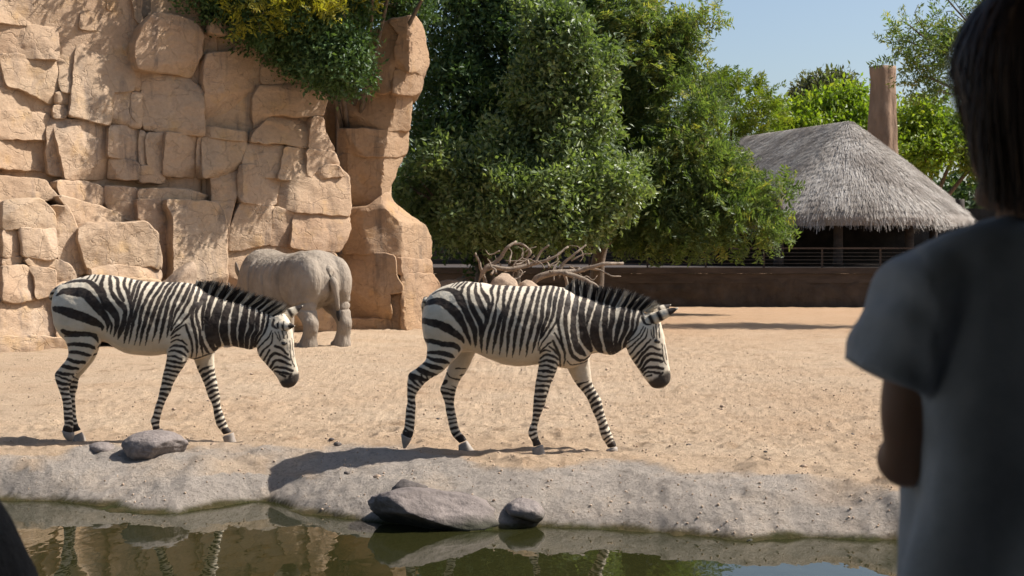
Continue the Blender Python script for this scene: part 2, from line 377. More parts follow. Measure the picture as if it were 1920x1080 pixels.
def boulder(name, c, rad, seed, mat, label, cat='rock', sub=4, rough=0.16, cuts=7, rz=0, ry=0, rx=0, group=None, shape=None):
    V, f = boulder_geo(rad, seed, sub, rough, cuts)
    if shape: V = shape(V)
    R = np.array(Matrix.Rotation(rz, 3, 'Z') @ Matrix.Rotation(ry, 3, 'Y') @ Matrix.Rotation(rx, 3, 'X')); V = V @ R.T
    me = mesh_np(name, V, f, mat); wz = V[:, 2] + c[2]
    if c[1] < 12: attr(me, 'wet', 1 - sstep(WL + 0.02, WL + 0.12, wz + 0.04 * fbm(V * 8, 3, 2)))
    else: attr(me, 'wet', 0 * wz)
    return obj(name, me, label=label, cat=cat, group=group, loc=c)
boulder('boulder', W(291, 838, 11.35), (0.27, 0.22, 0.135), 12, M['boulder'], 'rounded grey boulder on the bank in front of the walking zebra with lowered ears', rough=0.10, cuts=5, sub=5)
boulder('boulder', W(190, 846, 11.5), (0.125, 0.12, 0.075), 5, M['boulder'], 'low flat grey rock beside the rounded grey boulder on the bank', rough=0.15, cuts=7)
boulder('boulder', W(818, 962, 9.85), (0.47, 0.33, 0.175), 23, M['dark_boulder2'], 'large slanted dark rock at the water edge, its lower side wet', rough=0.14, cuts=9, sub=5, ry=0.16, rx=-0.12, rz=0.1)
boulder('boulder', W(762, 925, 10.15), (0.17, 0.14, 0.10), 31, M['dark_boulder'], 'jagged dark rock lying behind the large slanted rock at the water edge', rough=0.2, cuts=9, ry=-0.3)
boulder('boulder', W(985, 958, 9.80), (0.135, 0.14, 0.085), 9, M['boulder'], 'small lilac grey rock at the water edge next to the large slanted rock', rough=0.13, cuts=7, ry=0.15)
boulder('stone', W(633, 833, 11.6), (0.032, 0.028, 0.022), 3, M['dark_boulder'], 'dark clod on the sand just behind the zebra shadow', 'stone', sub=3, rough=0.25)
boulder('stone', W(1404, 1016, 9.28), (0.035, 0.035, 0.025), 4, M['boulder'], 'single pale stone lying at the pond waterline', 'stone', sub=3)
_r = np.random.default_rng(5)
for i in range(26):
    u = _r.uniform(20, 1600); v = _r.uniform(700, 880); d = F * HC / (v - HV); x, y, z = W(u, v, d); z = float(ground_z(np.array([x]), np.array([y]))[0][0]); s = _r.uniform(0.012, 0.026)
    boulder('clod', (x, y, z + s * 0.3), (s * 1.3, s, s * 0.8), 60 + i, M['tan_rock'] if i % 3 else M['dark_boulder'], 'small loose clod lying on the open trodden sand', 'clod', sub=2, rough=0.25, group='clods on the sand')
# loose grit, uncountable
def grit():
    r = np.random.default_rng(11); n = 3200; V0, f0 = _ico[1]
    y = 9.3 + r.random(n) ** 1.7 * 13; x = r.uniform(-0.40, 0.30, n) * y
    z, t, b = ground_z(x, y); ok = (z > WL + 0.03); x, y, z = x[ok], y[ok], z[ok]; n = len(x)
    s = r.uniform(0.004, 0.011, n)
    V = V0[None] * (s[:, None] * r.uniform(0.6, 1.3, (n, 3)))[:, None, :] + np.stack([x, y, z + s * 0.2], -1)[:, None, :]
    fs = f0[None] + (np.arange(n) * len(V0))[:, None, None]
    me = mesh_np('grit', V.reshape(-1, 3), fs.reshape(-1, 3), M['sandgrit'], smooth=False)
    obj('grit', me, kind='stuff', label='loose grit scattered over the sand and bank', cat='grit')
grit()

# ------------------------------------------------------------------ artificial cliff: blocks traced as outlines, set at their own depth
def seg_dist(P, B):
    """distance of points P to the closed polyline B"""
    A = B; C = np.roll(B, -1, 0); D = C - A; L = (D ** 2).sum(1) + 1e-9
    t = np.clip(((P[:, None, :] - A[None]) * D[None]).sum(2) / L[None], 0, 1)
    return np.sqrt((((A[None] + t[..., None] * D[None]) - P[:, None, :]) ** 2).sum(2)).min(1)
def inside(P, B):
    x, y = P[:, 0], P[:, 1]; r = np.zeros(len(P), bool); n = len(B); j = n - 1
    for i in range(n):
        xi, yi = B[i]; xj, yj = B[j]
        if yi != yj: r ^= ((yi > y) != (yj > y)) & (x < (xj - xi) * (y - yi) / (yj - yi) + xi)
        j = i
    return r
def block_mesh(poly, depth_fn, p, seed, Rpx=9, Rm=0.13, back=(-0.45, 0.9, 0), thick=0.9, tilt=(0, 0), amp=0.065, step=4.5, grow=3.4):
    poly = np.array(poly, float)
    a2 = np.sum(poly[:, 0] * np.roll(poly[:, 1], -1) - np.roll(poly[:, 0], -1) * poly[:, 1])
    if a2 < 0: poly = poly[::-1]
    B = []
    n = len(poly); q = np.vstack([poly[-1], poly, poly[0], poly[1]])
    for i in range(1, n + 1):          # slightly rounded outline
        a, b = q[i], q[i + 1]; k = max(1, int(np.linalg.norm(b - a) / step))
        for j in range(k): B.append(a + (b - a) * (j / k))
    B = np.array(B)
    for _ in range(1): B = 0.5 * B + 0.25 * (np.roll(B, 1, 0) + np.roll(B, -1, 0))
    jit = np.stack([vnoise(np.c_[B * 0.06, 0 * B[:, 0]], 5), vnoise(np.c_[B * 0.06, 0 * B[:, 0] + 9], 6)], -1) + 0.5 * np.stack([vnoise(np.c_[B * 0.2, 0 * B[:, 0]], 7), vnoise(np.c_[B * 0.2, 0 * B[:, 0] + 9], 8)], -1)
    B = B + 1.6 * jit
    T = np.roll(B, -1, 0) - np.roll(B, 1, 0); N = np.stack([-T[:, 1], T[:, 0]], -1); N /= np.linalg.norm(N, axis=1)[:, None] + 1e-9
    B = B - N * grow
    pts = [B]
    for ins in (0.7, 1.6, 3.2):
        I = B + N * ins; d = seg_dist(I, B); pts.append(I[(d > ins * 0.85) & inside(I, B)])
    lo, hi = B.min(0), B.max(0)
    gx, gy = np.meshgrid(np.arange(lo[0], hi[0], step), np.arange(lo[1], hi[1], step)); G = np.stack([gx.ravel(), gy.ravel()], -1)
    r = np.random.default_rng(seed); G = G + r.uniform(-0.3, 0.3, G.shape) * step
    G = G[inside(G, B)]
    if len(G): G = G[seg_dist(G, B) > 6.5]; pts.append(G)
    P = np.vstack(pts)
    res = delaunay_2d_cdt([Vector(x) for x in P], [], [list(range(len(B)))], 1, 1e-4)
    P2 = np.array([v[:] for v in res[0]]); fs = [f for f in res[2]]
    d0 = seg_dist(P2, B); t = np.clip(d0 / Rpx, 0, 1)
    c = poly.mean(0)
    dep = depth_fn(P2[:, 0], P2[:, 1]) - p + Rm * (1 - np.sqrt(1 - (1 - t) ** 2)) + tilt[0] * (P2[:, 0] - c[0]) / 100 + tilt[1] * (P2[:, 1] - c[1]) / 100
    r2 = np.random.default_rng(seed * 13 + 5); ext = np.clip((poly.max(0) - poly.min(0)) / 2, 6, 70)
    for _ in range(2):              # chiselled facets sloping back from random lines
        th_ = r2.uniform(0, 2 * math.pi); e_ = abs(math.cos(th_)) * ext[0] + abs(math.sin(th_)) * ext[1]; l_ = (P2[:, 0] - c[0]) * math.cos(th_) + (P2[:, 1] - c[1]) * math.sin(th_)
        dep = dep + r2.uniform(0.3, 0.9) * np.clip(l_ - r2.uniform(0.35, 0.85) * e_, 0, 60) / 100
    W3 = Wn(P2[:, 0], P2[:, 1], dep)
    fac = np.abs(fbm(W3 * 1.1, 3, 13)) - 0.25
    nz = amp * (1.6 * fac + 0.5 * fbm(W3 * 2.6, 4, 17) + 0.30 * fbm(W3 * 9, 3, 19))
    dep = dep - nz * (0.6 + 0.4 * t)
    V = Wn(P2[:, 0], P2[:, 1], dep)
    # skirt: boundary ring pushed back
    ec = {}
    for f in fs:
        for a, b in zip(f, f[1:] + f[:1]): ec[(a, b)] = ec.get((a, b), 0) + 1
    bd = [(a, b) for (a, b) in ec if (b, a) not in ec]; bv = sorted({a for e in bd for a in e}); idx = {a: len(V) + i for i, a in enumerate(bv)}
    bk = np.array(back) / np.linalg.norm(back); V = np.vstack([V, V[bv] + bk * (thick + max(p, 0))])
    fl = [tuple(f) for f in fs] + [(b, a, idx[a], idx[b]) for a, b in bd]
    # photo rows run downward: the CCW order in (u, v) faces away, so flip
    fl = [f[::-1] for f in fl]
    return V, fl
def crop(x0, y0, s):
    return lambda L: [(x0 + x / s, y0 + y / s) for x, y in L]
c1 = crop(0, 0, 3.273); c2 = crop(400, 0, 3.273); c3 = crop(0, 310, 3.0857); c4 = crop(400, 310, 3.0857)
def wall_depth(u, v): return 24.7 + 4.1 * np.clip(u, -200, 660) / 650 + 0.0012 * (300 - np.asarray(v))
TOP = -420
WALL = [
 (c1([(-400, TOP), (350, TOP), (362, 0), (358, 170), (200, 150), (0, 135), (-400, 130)]), .62), (c1([(-400, 140), (0, 143), (190, 160), (350, 180), (360, 360), (180, 350), (100, 330), (-400, 330)]), .12),
 (c1([(0, 335), (100, 335), (190, 355), (330, 370), (367, 460), (350, 590), (310, 640), (160, 550), (50, 530), (20, 430)]), .42), (c1([(-400, 336), (-2, 336), (18, 430), (46, 530), (-400, 530)]), .15),
 (c1([(-400, 538), (40, 538), (150, 555), (310, 648), (300, 690), (150, 680), (0, 670), (-400, 670)]), .36), (c1([(-400, 680), (0, 680), (150, 690), (300, 700), (290, 850), (200, 850), (-400, 850)]), .46),
 (c1([(-400, 858), (200, 858), (290, 860), (285, 1050), (50, 1030), (-400, 1040)]), .40), (c1([(362, TOP), (640, TOP), (650, 0), (660, 60), (500, 68), (490, 180), (362, 190)]), .28),
 (c1([(500, 75), (650, 75), (720, 160), (720, 220), (600, 185), (495, 175)]), .48), (c1([(365, 195), (480, 195), (470, 300), (455, 450), (445, 565), (372, 560), (362, 400)]), .02),
 (c1([(480, 210), (600, 190), (700, 230), (760, 280), (800, 380), (830, 480), (825, 557), (690, 562), (680, 760), (560, 740), (420, 700), (440, 640), (457, 450), (472, 300)]), .38),
 (c1([(340, 570), (440, 570), (430, 650), (340, 645)]), .08), (c1([(330, 655), (410, 655), (400, 722), (325, 715)]), .2), (c1([(690, 565), (820, 562), (800, 690), (790, 770), (690, 760)]), .25),
 (c1([(330, 730), (560, 745), (675, 770), (660, 1095), (400, 1095), (380, 950), (350, 850)]), .36), (c1([(295, 720), (328, 730), (348, 860), (378, 960), (398, 1090), (295, 1060), (290, 900)]), .02),
 (c1([(680, 770), (850, 790), (855, 1000), (750, 965), (670, 958)]), .3), (c1([(670, 967), (750, 974), (855, 1010), (855, 1095), (662, 1095)]), .24),
 (c1([(642, TOP), (768, TOP), (768, 50), (690, 68), (662, 55)]), .15), (c1([(772, TOP), (930, TOP), (945, 40), (930, 110), (880, 150), (840, 120), (820, 20)]), .5),
 (c1([(690, 75), (760, 75), (782, 230), (740, 245), (722, 160)]), .08), (c1([(770, 60), (830, 62), (850, 150), (840, 240), (788, 235)]), .2), (c1([(745, 252), (832, 247), (835, 370), (795, 362), (755, 285)]), .14),
 (c1([(797, 372), (850, 390), (860, 480), (823, 480)]), .2), (c1([(827, 490), (860, 490), (856, 560), (832, 556)]), .14), (c1([(817, 567), (865, 570), (872, 690), (862, 780), (803, 690)]), .26), (c1([(803, 702), (858, 702), (860, 785), (788, 776)]), .15),
 (c1([(945, 80), (1060, 95), (1200, 140), (1245, 220), (1235, 330), (1170, 470), (1000, 440), (850, 420), (835, 330), (842, 250), (882, 160)]), .82),
 (c1([(862, 430), (1000, 450), (1160, 482), (1240, 550), (1255, 830), (1030, 815), (880, 790), (868, 600)]), .46),
 (c1([(1215, 150), (1320, 100), (1330, 320), (1275, 330), (1250, 520), (1200, 450), (1245, 330), (1253, 220)]), .02), (c1([(935, TOP + 250), (1330, TOP + 300), (1330, 95), (1210, 135), (1060, 90), (955, 72)]), .03),
 (c2([(-10, 105), (0, 110), (250, 170), (490, 210), (540, 270), (530, 310), (330, 300), (325, 245), (180, 208), (-10, 200)]), .15),
 (c2([(-40, 330), (130, 318), (185, 222), (320, 252), (322, 330), (282, 480), (242, 560), (212, 800), (-40, 772), (-52, 500)]), .42), (c2([(332, 312), (535, 322), (610, 440), (615, 520), (300, 508), (298, 420)]), .05),
 (c2([(-45, 784), (208, 812), (208, 862), (-45, 838)]), .35), (c2([(290, 528), (480, 522), (600, 532), (690, 600), (672, 705), (490, 712), (362, 700), (252, 800), (250, 590)]), .34),
 (c2([(362, 712), (602, 726), (588, 902), (450, 880), (235, 868), (250, 812)]), .34), (c2([(610, 722), (668, 722), (682, 820), (742, 922), (592, 905)]), .42),
 (c2([(-60, 850), (205, 872), (160, 1085), (-60, 1085)]), .34), (c2([(212, 880), (430, 900), (420, 1000), (390, 1090), (165, 1090)]), .24), (c2([(440, 910), (575, 912), (580, 1095), (400, 1095), (427, 1000)]), .46),
 (c2([(582, 917), (740, 932), (770, 1010), (690, 1002), (585, 1090)]), .34), (c2([(690, 1012), (770, 1022), (800, 1075), (600, 1095)]), .44),
 (c1([(858, 800), (890, 820), (900, 1010), (860, 1010)]), .2), (c1([(897, 820), (1020, 820), (1000, 1060), (910, 1015)]), .3), (c1([(1030, 820), (1212, 842), (1202, 1085), (1002, 1072)]), .32), (c1([(1217, 847), (1255, 850), (1250, 1085), (1207, 1085)]), .24),
 (c1([(860, 1018), (910, 1022), (1000, 1068), (1000, 1120), (860, 1110)]), .22),
 (c3([(-400, 30), (150, 78), (262, 92), (335, 190), (200, 205), (-400, 205)]), .72), (c3([(20, 212), (100, 197), (240, 202), (312, 280), (315, 368), (130, 360), (20, 366)]), 1.3), (c3([(20, 375), (95, 375), (125, 440), (125, 520), (20, 530)]), 1.2),
 (c3([(110, 370), (315, 375), (325, 530), (300, 545), (130, 525), (132, 450)]), 1.36), (c3([(315, 240), (390, 240), (430, 330), (470, 470), (505, 620), (440, 640), (340, 540), (328, 400)]), 1.1),
 (c3([(20, 540), (140, 532), (145, 580), (20, 586)]), 1.2), (c3([(148, 540), (330, 552), (320, 608), (152, 568)]), 1.28), (c3([(337, 547), (400, 580), (440, 645), (370, 690), (325, 690), (330, 610)]), 1.22),
 (c3([(20, 592), (150, 586), (190, 640), (210, 772), (120, 790), (20, 782)]), 1.42), (c3([(157, 577), (320, 612), (312, 742), (215, 775), (197, 640)]), 1.46), (c3([(-400, 212), (12, 212), (12, 782), (-400, 782)]), 1.05),
 (c3([(-400, 796), (200, 792), (320, 770), (325, 990), (200, 985), (100, 985), (-400, 990)]), 1.4), (c3([(-400, 1000), (200, 995), (380, 1005), (400, 1120), (-400, 1120)]), 1.48), (c3([(330, 700), (430, 650), (520, 640), (520, 1000), (400, 1000), (330, 990)]), 1.3),
 (c3([(452, 370), (520, 340), (850, 332), (910, 400), (935, 600), (870, 580), (620, 575), (510, 600), (472, 470)]), 1.2), (c3([(515, 610), (620, 586), (870, 590), (935, 610), (930, 660), (650, 640), (520, 632)]), 1.15), (c3([(525, 642), (650, 648), (930, 668), (930, 1010), (525, 1010)]), 1.2),
 (c3([(335, 95), (500, 97), (600, 140), (600, 230), (500, 212), (350, 172)]), .5), (c3([(607, 125), (800, 140), (800, 320), (660, 290), (604, 220)]), .3), (c3([(808, 138), (940, 140), (1110, 150), (1255, 190), (1250, 208), (960, 200), (808, 195)]), .52),
 (c3([(967, 206), (1250, 213), (1300, 280), (1310, 640), (1310, 1010), (1010, 1010), (1008, 300), (975, 240)]), .76), (c3([(802, 202), (962, 208), (968, 250), (1000, 300), (1005, 1000), (940, 1000), (938, 600), (905, 390), (850, 328), (802, 320)]), .55),
 (c3([(345, 178), (500, 218), (650, 272), (790, 325), (520, 337), (435, 332), (392, 240)]), .85),
 (c4([(150, 0), (380, 0), (390, 60), (350, 228), (160, 210), (142, 160)]), .4), (c4([(160, 220), (345, 240), (320, 458), (92, 490), (84, 420)]), .34), (c4([(395, 0), (720, 10), (780, 60), (790, 290), (600, 274), (470, 264), (357, 228)]), .46),
 (c4([(355, 245), (470, 272), (445, 465), (325, 460)]), .3), (c4([(475, 272), (785, 297), (788, 370), (725, 500), (450, 470)]), .4), (c4([(80, 500), (330, 472), (700, 512), (730, 600), (730, 975), (80, 975)]), .3),
 (c4([(-8, 0), (145, 0), (132, 160), (78, 400), (72, 650), (-8, 650)]), .44), (c4([(-8, 655), (74, 655), (80, 975), (-8, 975)]), .5),
]
PIL = [
 (c2([(1080, 122), (1230, 103), (1282, 160), (1302, 300), (1317, 380), (1292, 470), (1250, 440), (1122, 418), (1112, 300), (1142, 210)]), .75), (c2([(950, 215), (1075, 130), (1135, 215), (1108, 300), (1103, 500), (1090, 562), (1020, 565), (930, 560), (930, 400)]), .62),
 (c2([(1115, 430), (1250, 450), (1287, 490), (1272, 560), (1225, 585), (1100, 570)]), .72), (c2([(768, 570), (1060, 575), (1212, 590), (1207, 690), (1202, 800), (1000, 790), (775, 785)]), .42),
 (c2([(770, 795), (1000, 800), (1197, 808), (1187, 930), (1140, 960), (1000, 955), (772, 940)]), .48), (c2([(776, 948), (1000, 963), (1160, 965), (1130, 1015), (1110, 1080), (1090, 1120), (1060, 1235), (1000, 1265), (900, 1270), (795, 1285), (782, 1100)]), .42),
 (c4([(797, 250), (900, 240), (1010, 160), (1045, 230), (1130, 290), (1220, 350), (1252, 430), (1257, 540), (1210, 550), (1060, 530), (980, 510), (745, 505), (792, 380)]), .72),
 (c4([(735, 515), (980, 515), (1050, 527), (1050, 640), (1090, 700), (1085, 733), (1015, 738), (1030, 888), (715, 888), (715, 600)]), .86), (c4([(1060, 535), (1205, 557), (1257, 547), (1267, 620), (1085, 633), (1057, 620)]), .78),
 (c4([(1087, 640), (1267, 627), (1302, 690), (1300, 940), (1215, 960), (1087, 955), (1092, 740)]), .9), (c4([(1022, 745), (1083, 742), (1083, 960), (1032, 965)]), .74), (c4([(712, 895), (1025, 895), (1030, 965), (880, 985), (712, 985)]), .9),
]
_pe = np.array([(0, 685, 795), (130, 685, 802), (180, 632, 792), (250, 632, 768), (300, 637, 755), (380, 640, 745), (420, 640, 800), (480, 620, 806), (640, 615, 822)], float)
def pil_depth(u, v):
    l = np.interp(v, _pe[:, 0], _pe[:, 1]); r = np.interp(v, _pe[:, 0], _pe[:, 2]); t = np.clip((u - (l + r) / 2) / ((r - l) / 2), -1.1, 1.1)
    return 30.2 - 0.10 * t + 1.5 * np.clip(t - 0.42, 0, 2) + 0.9 * np.clip(-0.75 - t, 0, 2)
def build_cliff(name, blocks, dfn, label, back, base):
    root = empty(name, base, label, 'rock wall'); r = np.random.default_rng(3)
    for i, (poly, p) in enumerate(blocks):
        p = p if p > .9 or name == 'rock_pillar' else .2 + (p - .2) * (.24 if p < .7 else .6)
        V, fl = block_mesh(poly, dfn, p, i + 1, Rpx=r.uniform(1.6, 2.8), Rm=r.uniform(0.04, 0.08), back=back, tilt=(0.13 * (name == 'rock_cliff') + r.normal() * 0.17, r.normal() * 0.08))
        bm_ = mesh_np('rock_block', rel(V, root), fl, M['cliff' if name == 'rock_cliff' else 'pillar']); bm_.set_sharp_from_angle(angle=math.radians(28)); obj('rock_block', bm_, root)
    return root
cliff = build_cliff('rock_cliff', WALL, wall_depth, 'tall tan artificial rock cliff of cracked blocks behind the rhinoceros', (-0.55, 0.83, 0), (-6.5, 26.6, 0))
pillar = build_cliff('rock_pillar', PIL, pil_depth, 'freestanding top-heavy brown rock pillar beside the big green tree', (-0.12, 1, 0), (-2.9, 30.2, 0))
def core(name, root, us, dfn, off, v0, v1, thick):
    """rough rock body behind the blocks"""
    U, Vv = np.meshgrid(np.arange(us[0], us[-1] + 4, 7.0), np.arange(v0, v1 + 4, 7.0)); nu, nv = U.shape[1], U.shape[0]; u = U.ravel(); v = Vv.ravel()
    d = np.array([float(dfn(a, 300)) for a in u]) + off; P = Wn(u, v, d); d = d - 0.04 * fbm(P * 1.3, 5, 23); P = Wn(u, v, d)
    Q = P + np.array([-0.55, 0.83, 0]) * thick; V = np.vstack([P, Q]); o = len(P); fs = []
    for a in range(nv - 1):
        for b in range(nu - 1):
            i = a * nu + b; fs += [(i + nu, i + nu + 1, i + 1, i), (o + i, o + i + 1, o + i + nu + 1, o + i + nu)]
    ring = list(range(nu)) + [a * nu + nu - 1 for a in range(1, nv)] + [(nv - 1) * nu + b for b in range(nu - 2, -1, -1)] + [a * nu for a in range(nv - 2, 0, -1)]
    for a, b in zip(ring, ring[1:] + ring[:1]): fs.append((a, b, o + b, o + a))
    obj('rock_core', mesh_np('rock_core', rel(V, root), fs, M['cliff']), root)
core('rock_core', cliff, [-120, 0, 120, 250, 380], wall_depth, 0.07, -120, 690, 2.0)
core('rock_core', cliff, [380.5, 450, 520, 600], wall_depth, 0.07, 40, 660, 2.0)
core('rock_core', cliff, [600.5, 625, 665], wall_depth, 2.6, 40, 660, 1.6)
core('rock_core', pillar, [650, 690, 735], pil_depth, 0.5, 180, 640, 0.8)
# fallen slabs
def wedge(V):
    V = V.copy(); V[:, 2] *= 1.0; V[:, 0] *= (1.15 - 0.75 * np.clip(V[:, 2] / 0.4 + 0.5, 0, 1)); return V
boulder('fallen_slab', W(338, 548, 24.6), (0.62, 0.4, 0.62), 41, M['tan_rock'], 'pointed tan slab leaning at the cliff foot behind the walking zebra', rough=0.07, cuts=11, ry=0.25, shape=wedge)
boulder('fallen_slab', W(945, 548, 29.5), (0.42, 0.35, 0.42), 44, M['tan_rock'], 'tan upright slab below the dead branches', rough=0.08, cuts=12, ry=-0.2)
boulder('fallen_slab', W(985, 552, 29.9), (0.36, 0.3, 0.32), 45, M['tan_rock'], 'lower tan slab leaning beside the upright slab below the dead branches', rough=0.08, cuts=12, ry=0.4)
for i, (u, v, d, r) in enumerate([(838, 562, 33, .5), (868, 555, 34.5, .5), (905, 575, 32.5, .4), (858, 590, 31.8, .38), (1035, 575, 33, .45), (1080, 585, 32.6, .38)]):
    boulder('garden_rock', W(u, v, d), (r * 1.2, r, r * 0.95), 70 + i, M['tan_rock'], 'shaded rounded rock under the trees around the dead branches', group='rocks under the trees', rough=0.15, cuts=8, sub=3)
# ------------------------------------------------------------------ zebras
def K(x0, y0, s, L):
    """polyline in an enlarged crop -> photo pixels; third value is the half width"""
    return [(x0 + q[0] / s, y0 + q[1] / s) + ((q[2] / s,) if len(q) > 2 else ()) for q in L]
def hw(L, ws):
    x = np.linspace(0, 1, len(L)); xs = np.linspace(0, 1, len(ws)); return [(a, b, float(np.interp(t, xs, ws))) for (a, b), t in zip(L, x)]
R1 = (780, 515, 7.2); R2 = (930, 515, 5.839); R3 = (1080, 515, 4.91); R4 = (740, 640, 4.906); R5 = (980, 650, 4.91)
FL = (15, 21, 24, 25, 22, 17, 4)
ST_R = [K(*R1, s) for s in [
 [(80, 622, 38), (225, 645, 52), (390, 708, 60), (525, 790, 48), (625, 870, 32), (645, 925, 10)], [(110, 885, 24), (250, 905, 33), (400, 940, 36), (520, 955, 38), (575, 1000, 25), (575, 1045, 5)],
 [(112, 412, 14), (200, 370, 42), (320, 362, 52), (430, 425, 62), (540, 520, 66), (610, 625, 52), (660, 735, 38), (705, 840, 24), (728, 920, 14), (732, 955, 4)],
 [(215, 262, 6), (350, 205, 18), (480, 215, 35), (560, 270, 58), (600, 340, 62), (640, 420, 50), (690, 530, 45), (740, 640, 45), (790, 760, 40), (800, 880, 28), (800, 980, 5)],
 [(465, 170, 7), (540, 100, 6)], [(510, 170, 8), (590, 95, 8)], [(555, 180, 14), (620, 120, 12), (660, 85, 8)], [(600, 260, 22), (625, 190, 22), (660, 130, 16), (700, 90, 10)],
 [(780, 90, 14), (720, 160, 22), (705, 240, 25), (720, 340, 28), (760, 450, 38), (810, 550, 40), (860, 640, 42), (870, 740, 30), (865, 830, 12)],
 [(805, 120, 16), (805, 240, 26), (850, 350, 38), (900, 460, 38), (945, 540, 30), (945, 640, 25), (900, 760, 30), (880, 880, 24), (880, 960, 18), (885, 1050, 4)],
 [(865, 110, 10), (890, 220, 20), (950, 310, 35), (985, 400, 25), (975, 470, 20), (985, 560, 12), (950, 650, 14)], [(1060, 110, 16), (1015, 220, 25), (1035, 320, 20), (1030, 400, 22), (1005, 490, 18), (985, 560, 14), (960, 640, 16), (920, 740, 14)],
 [(1140, 110, 20), (1110, 240, 22), (1105, 330, 20), (1080, 420, 14), (1070, 530, 25), (1040, 650, 30), (1000, 760, 28), (975, 880, 24), (960, 980, 16), (960, 1070, 4)],
 [(1250, 110, 24), (1190, 250, 26), (1180, 370, 22), (1185, 460, 26), (1140, 590, 30), (1100, 720, 32), (1070, 870, 26), (1045, 980, 16), (1035, 1070, 5)]]]
ST_R += [K(*R2, hw(s, FL)) for s in [
 [(205, 110), (145, 300), (105, 450), (75, 600), (55, 750), (38, 880)], [(285, 110), (215, 300), (185, 450), (145, 600), (128, 750), (115, 905)], [(365, 110), (300, 300), (265, 450), (225, 600), (200, 750), (182, 905)],
 [(445, 110), (385, 300), (345, 450), (305, 600), (275, 750), (255, 885)], [(505, 100), (455, 280), (425, 450), (390, 600), (345, 760), (328, 905)], [(575, 100), (520, 280), (500, 450), (470, 600), (425, 740), (395, 860)]]]
ST_R += [K(*R2, s) for s in [
 [(635, 110, 14), (590, 270, 24), (570, 420, 24), (525, 560, 20), (490, 680, 13), (462, 760, 7)], [(690, 130, 12), (650, 260, 24), (630, 400, 22), (590, 530, 17), (530, 640, 13), (470, 740, 8), (462, 830, 5)],
 [(730, 160, 14), (695, 340, 22), (655, 520, 15), (580, 640, 12), (500, 760, 9), (475, 835, 6)], [(740, 180, 12), (715, 330, 24), (685, 450, 22), (680, 540, 18), (700, 640, 16), (730, 780, 16), (755, 890, 14), (740, 1000, 5)],
 [(800, 170, 10), (785, 330, 36), (760, 450, 24), (765, 590, 22), (790, 720, 22), (820, 850, 25), (880, 920, 22), (950, 940, 12), (1050, 880, 8)], [(890, 200, 20), (870, 350, 35), (850, 470, 32), (845, 600, 35), (865, 740, 38), (920, 830, 40), (975, 885, 15)],
 [(620, 720, 13), (660, 800, 17), (690, 880, 14), (700, 960, 10), (700, 1010, 6)], [(600, 735, 9), (540, 790, 10), (480, 845, 8)], [(580, 785, 9), (640, 830, 13), (690, 900, 9)], [(478, 860, 6), (540, 825, 11), (600, 840, 9)],
 [(478, 925, 8), (540, 880, 14), (620, 890, 16), (690, 935, 9)], [(468, 965, 10), (550, 940, 16), (640, 960, 18), (680, 990, 9)], [(462, 1000, 10), (560, 995, 14), (650, 1030, 12)], [(458, 1050, 10), (560, 1050, 14), (640, 1072, 10)],
 [(850, 985, 7), (950, 970, 8), (1010, 950, 5)], [(780, 940, 8), (820, 985, 7), (880, 985, 5)], [(840, 1060, 6), (960, 1050, 8), (1000, 1030, 5)], [(640, 640, 10), (690, 720, 12), (725, 790, 8)]]]
ST_R += [K(*R3, s) for s in [
 [(100, 150, 22), (55, 330, 30), (60, 480, 36), (90, 600, 46), (140, 700, 18)], [(175, 170, 18), (140, 300, 26), (110, 400, 20), (100, 480, 5)], [(235, 210, 18), (205, 340, 35), (175, 450, 38), (170, 560, 42), (200, 650, 40), (240, 725, 15)],
 [(295, 220, 16), (270, 380, 28), (265, 500, 28), (275, 600, 26), (300, 700, 18), (320, 745, 8)], [(355, 230, 16), (340, 330, 24), (330, 430, 26), (310, 540, 22), (322, 640, 20), (350, 740, 18), (375, 765, 8)],
 [(445, 250, 16), (415, 400, 28), (385, 500, 25), (365, 610, 22), (375, 700, 20), (400, 750, 8)], [(500, 260, 16), (475, 400, 25), (455, 510, 25), (415, 600, 19), (400, 680, 18), (420, 725, 8)],
 [(550, 290, 14), (525, 420, 16), (510, 520, 16), (470, 580, 14), (440, 680, 14)], [(600, 300, 14), (570, 430, 14), (540, 520, 12), (480, 600, 10)], [(605, 340, 8), (615, 400, 14), (640, 455, 12), (690, 460, 8)],
 [(620, 480, 6), (570, 560, 7), (500, 610, 7), (460, 640, 8)], [(640, 490, 6), (600, 570, 8), (530, 640, 8), (465, 690, 9)], [(660, 500, 5), (640, 580, 9), (570, 650, 10), (490, 740, 10)], [(690, 600, 10), (640, 650, 11), (570, 730, 11), (515, 785, 10)],
 [(770, 690, 12), (690, 660, 12), (620, 720, 13), (550, 815, 12)], [(785, 745, 14), (700, 725, 15), (640, 750, 15), (580, 850, 14)], [(795, 800, 15), (720, 785, 15), (660, 795, 15), (600, 880, 12)], [(800, 865, 15), (720, 850, 15), (650, 862, 13), (610, 900, 11)],
 [(770, 910, 14), (690, 895, 11), (640, 905, 9), (625, 930, 8)], [(690, 925, 10), (650, 940, 8)], [(690, 510, 5), (710, 590, 6)], [(715, 480, 6), (720, 580, 6)], [(738, 450, 6), (745, 590, 7)], [(765, 460, 6), (770, 580, 6)], [(735, 612, 14), (760, 618, 12)],
 [(790, 640, 6), (800, 750, 6), (830, 830, 6)], [(815, 650, 4), (835, 780, 5)], [(800, 905, 10), (770, 935, 14)]]]
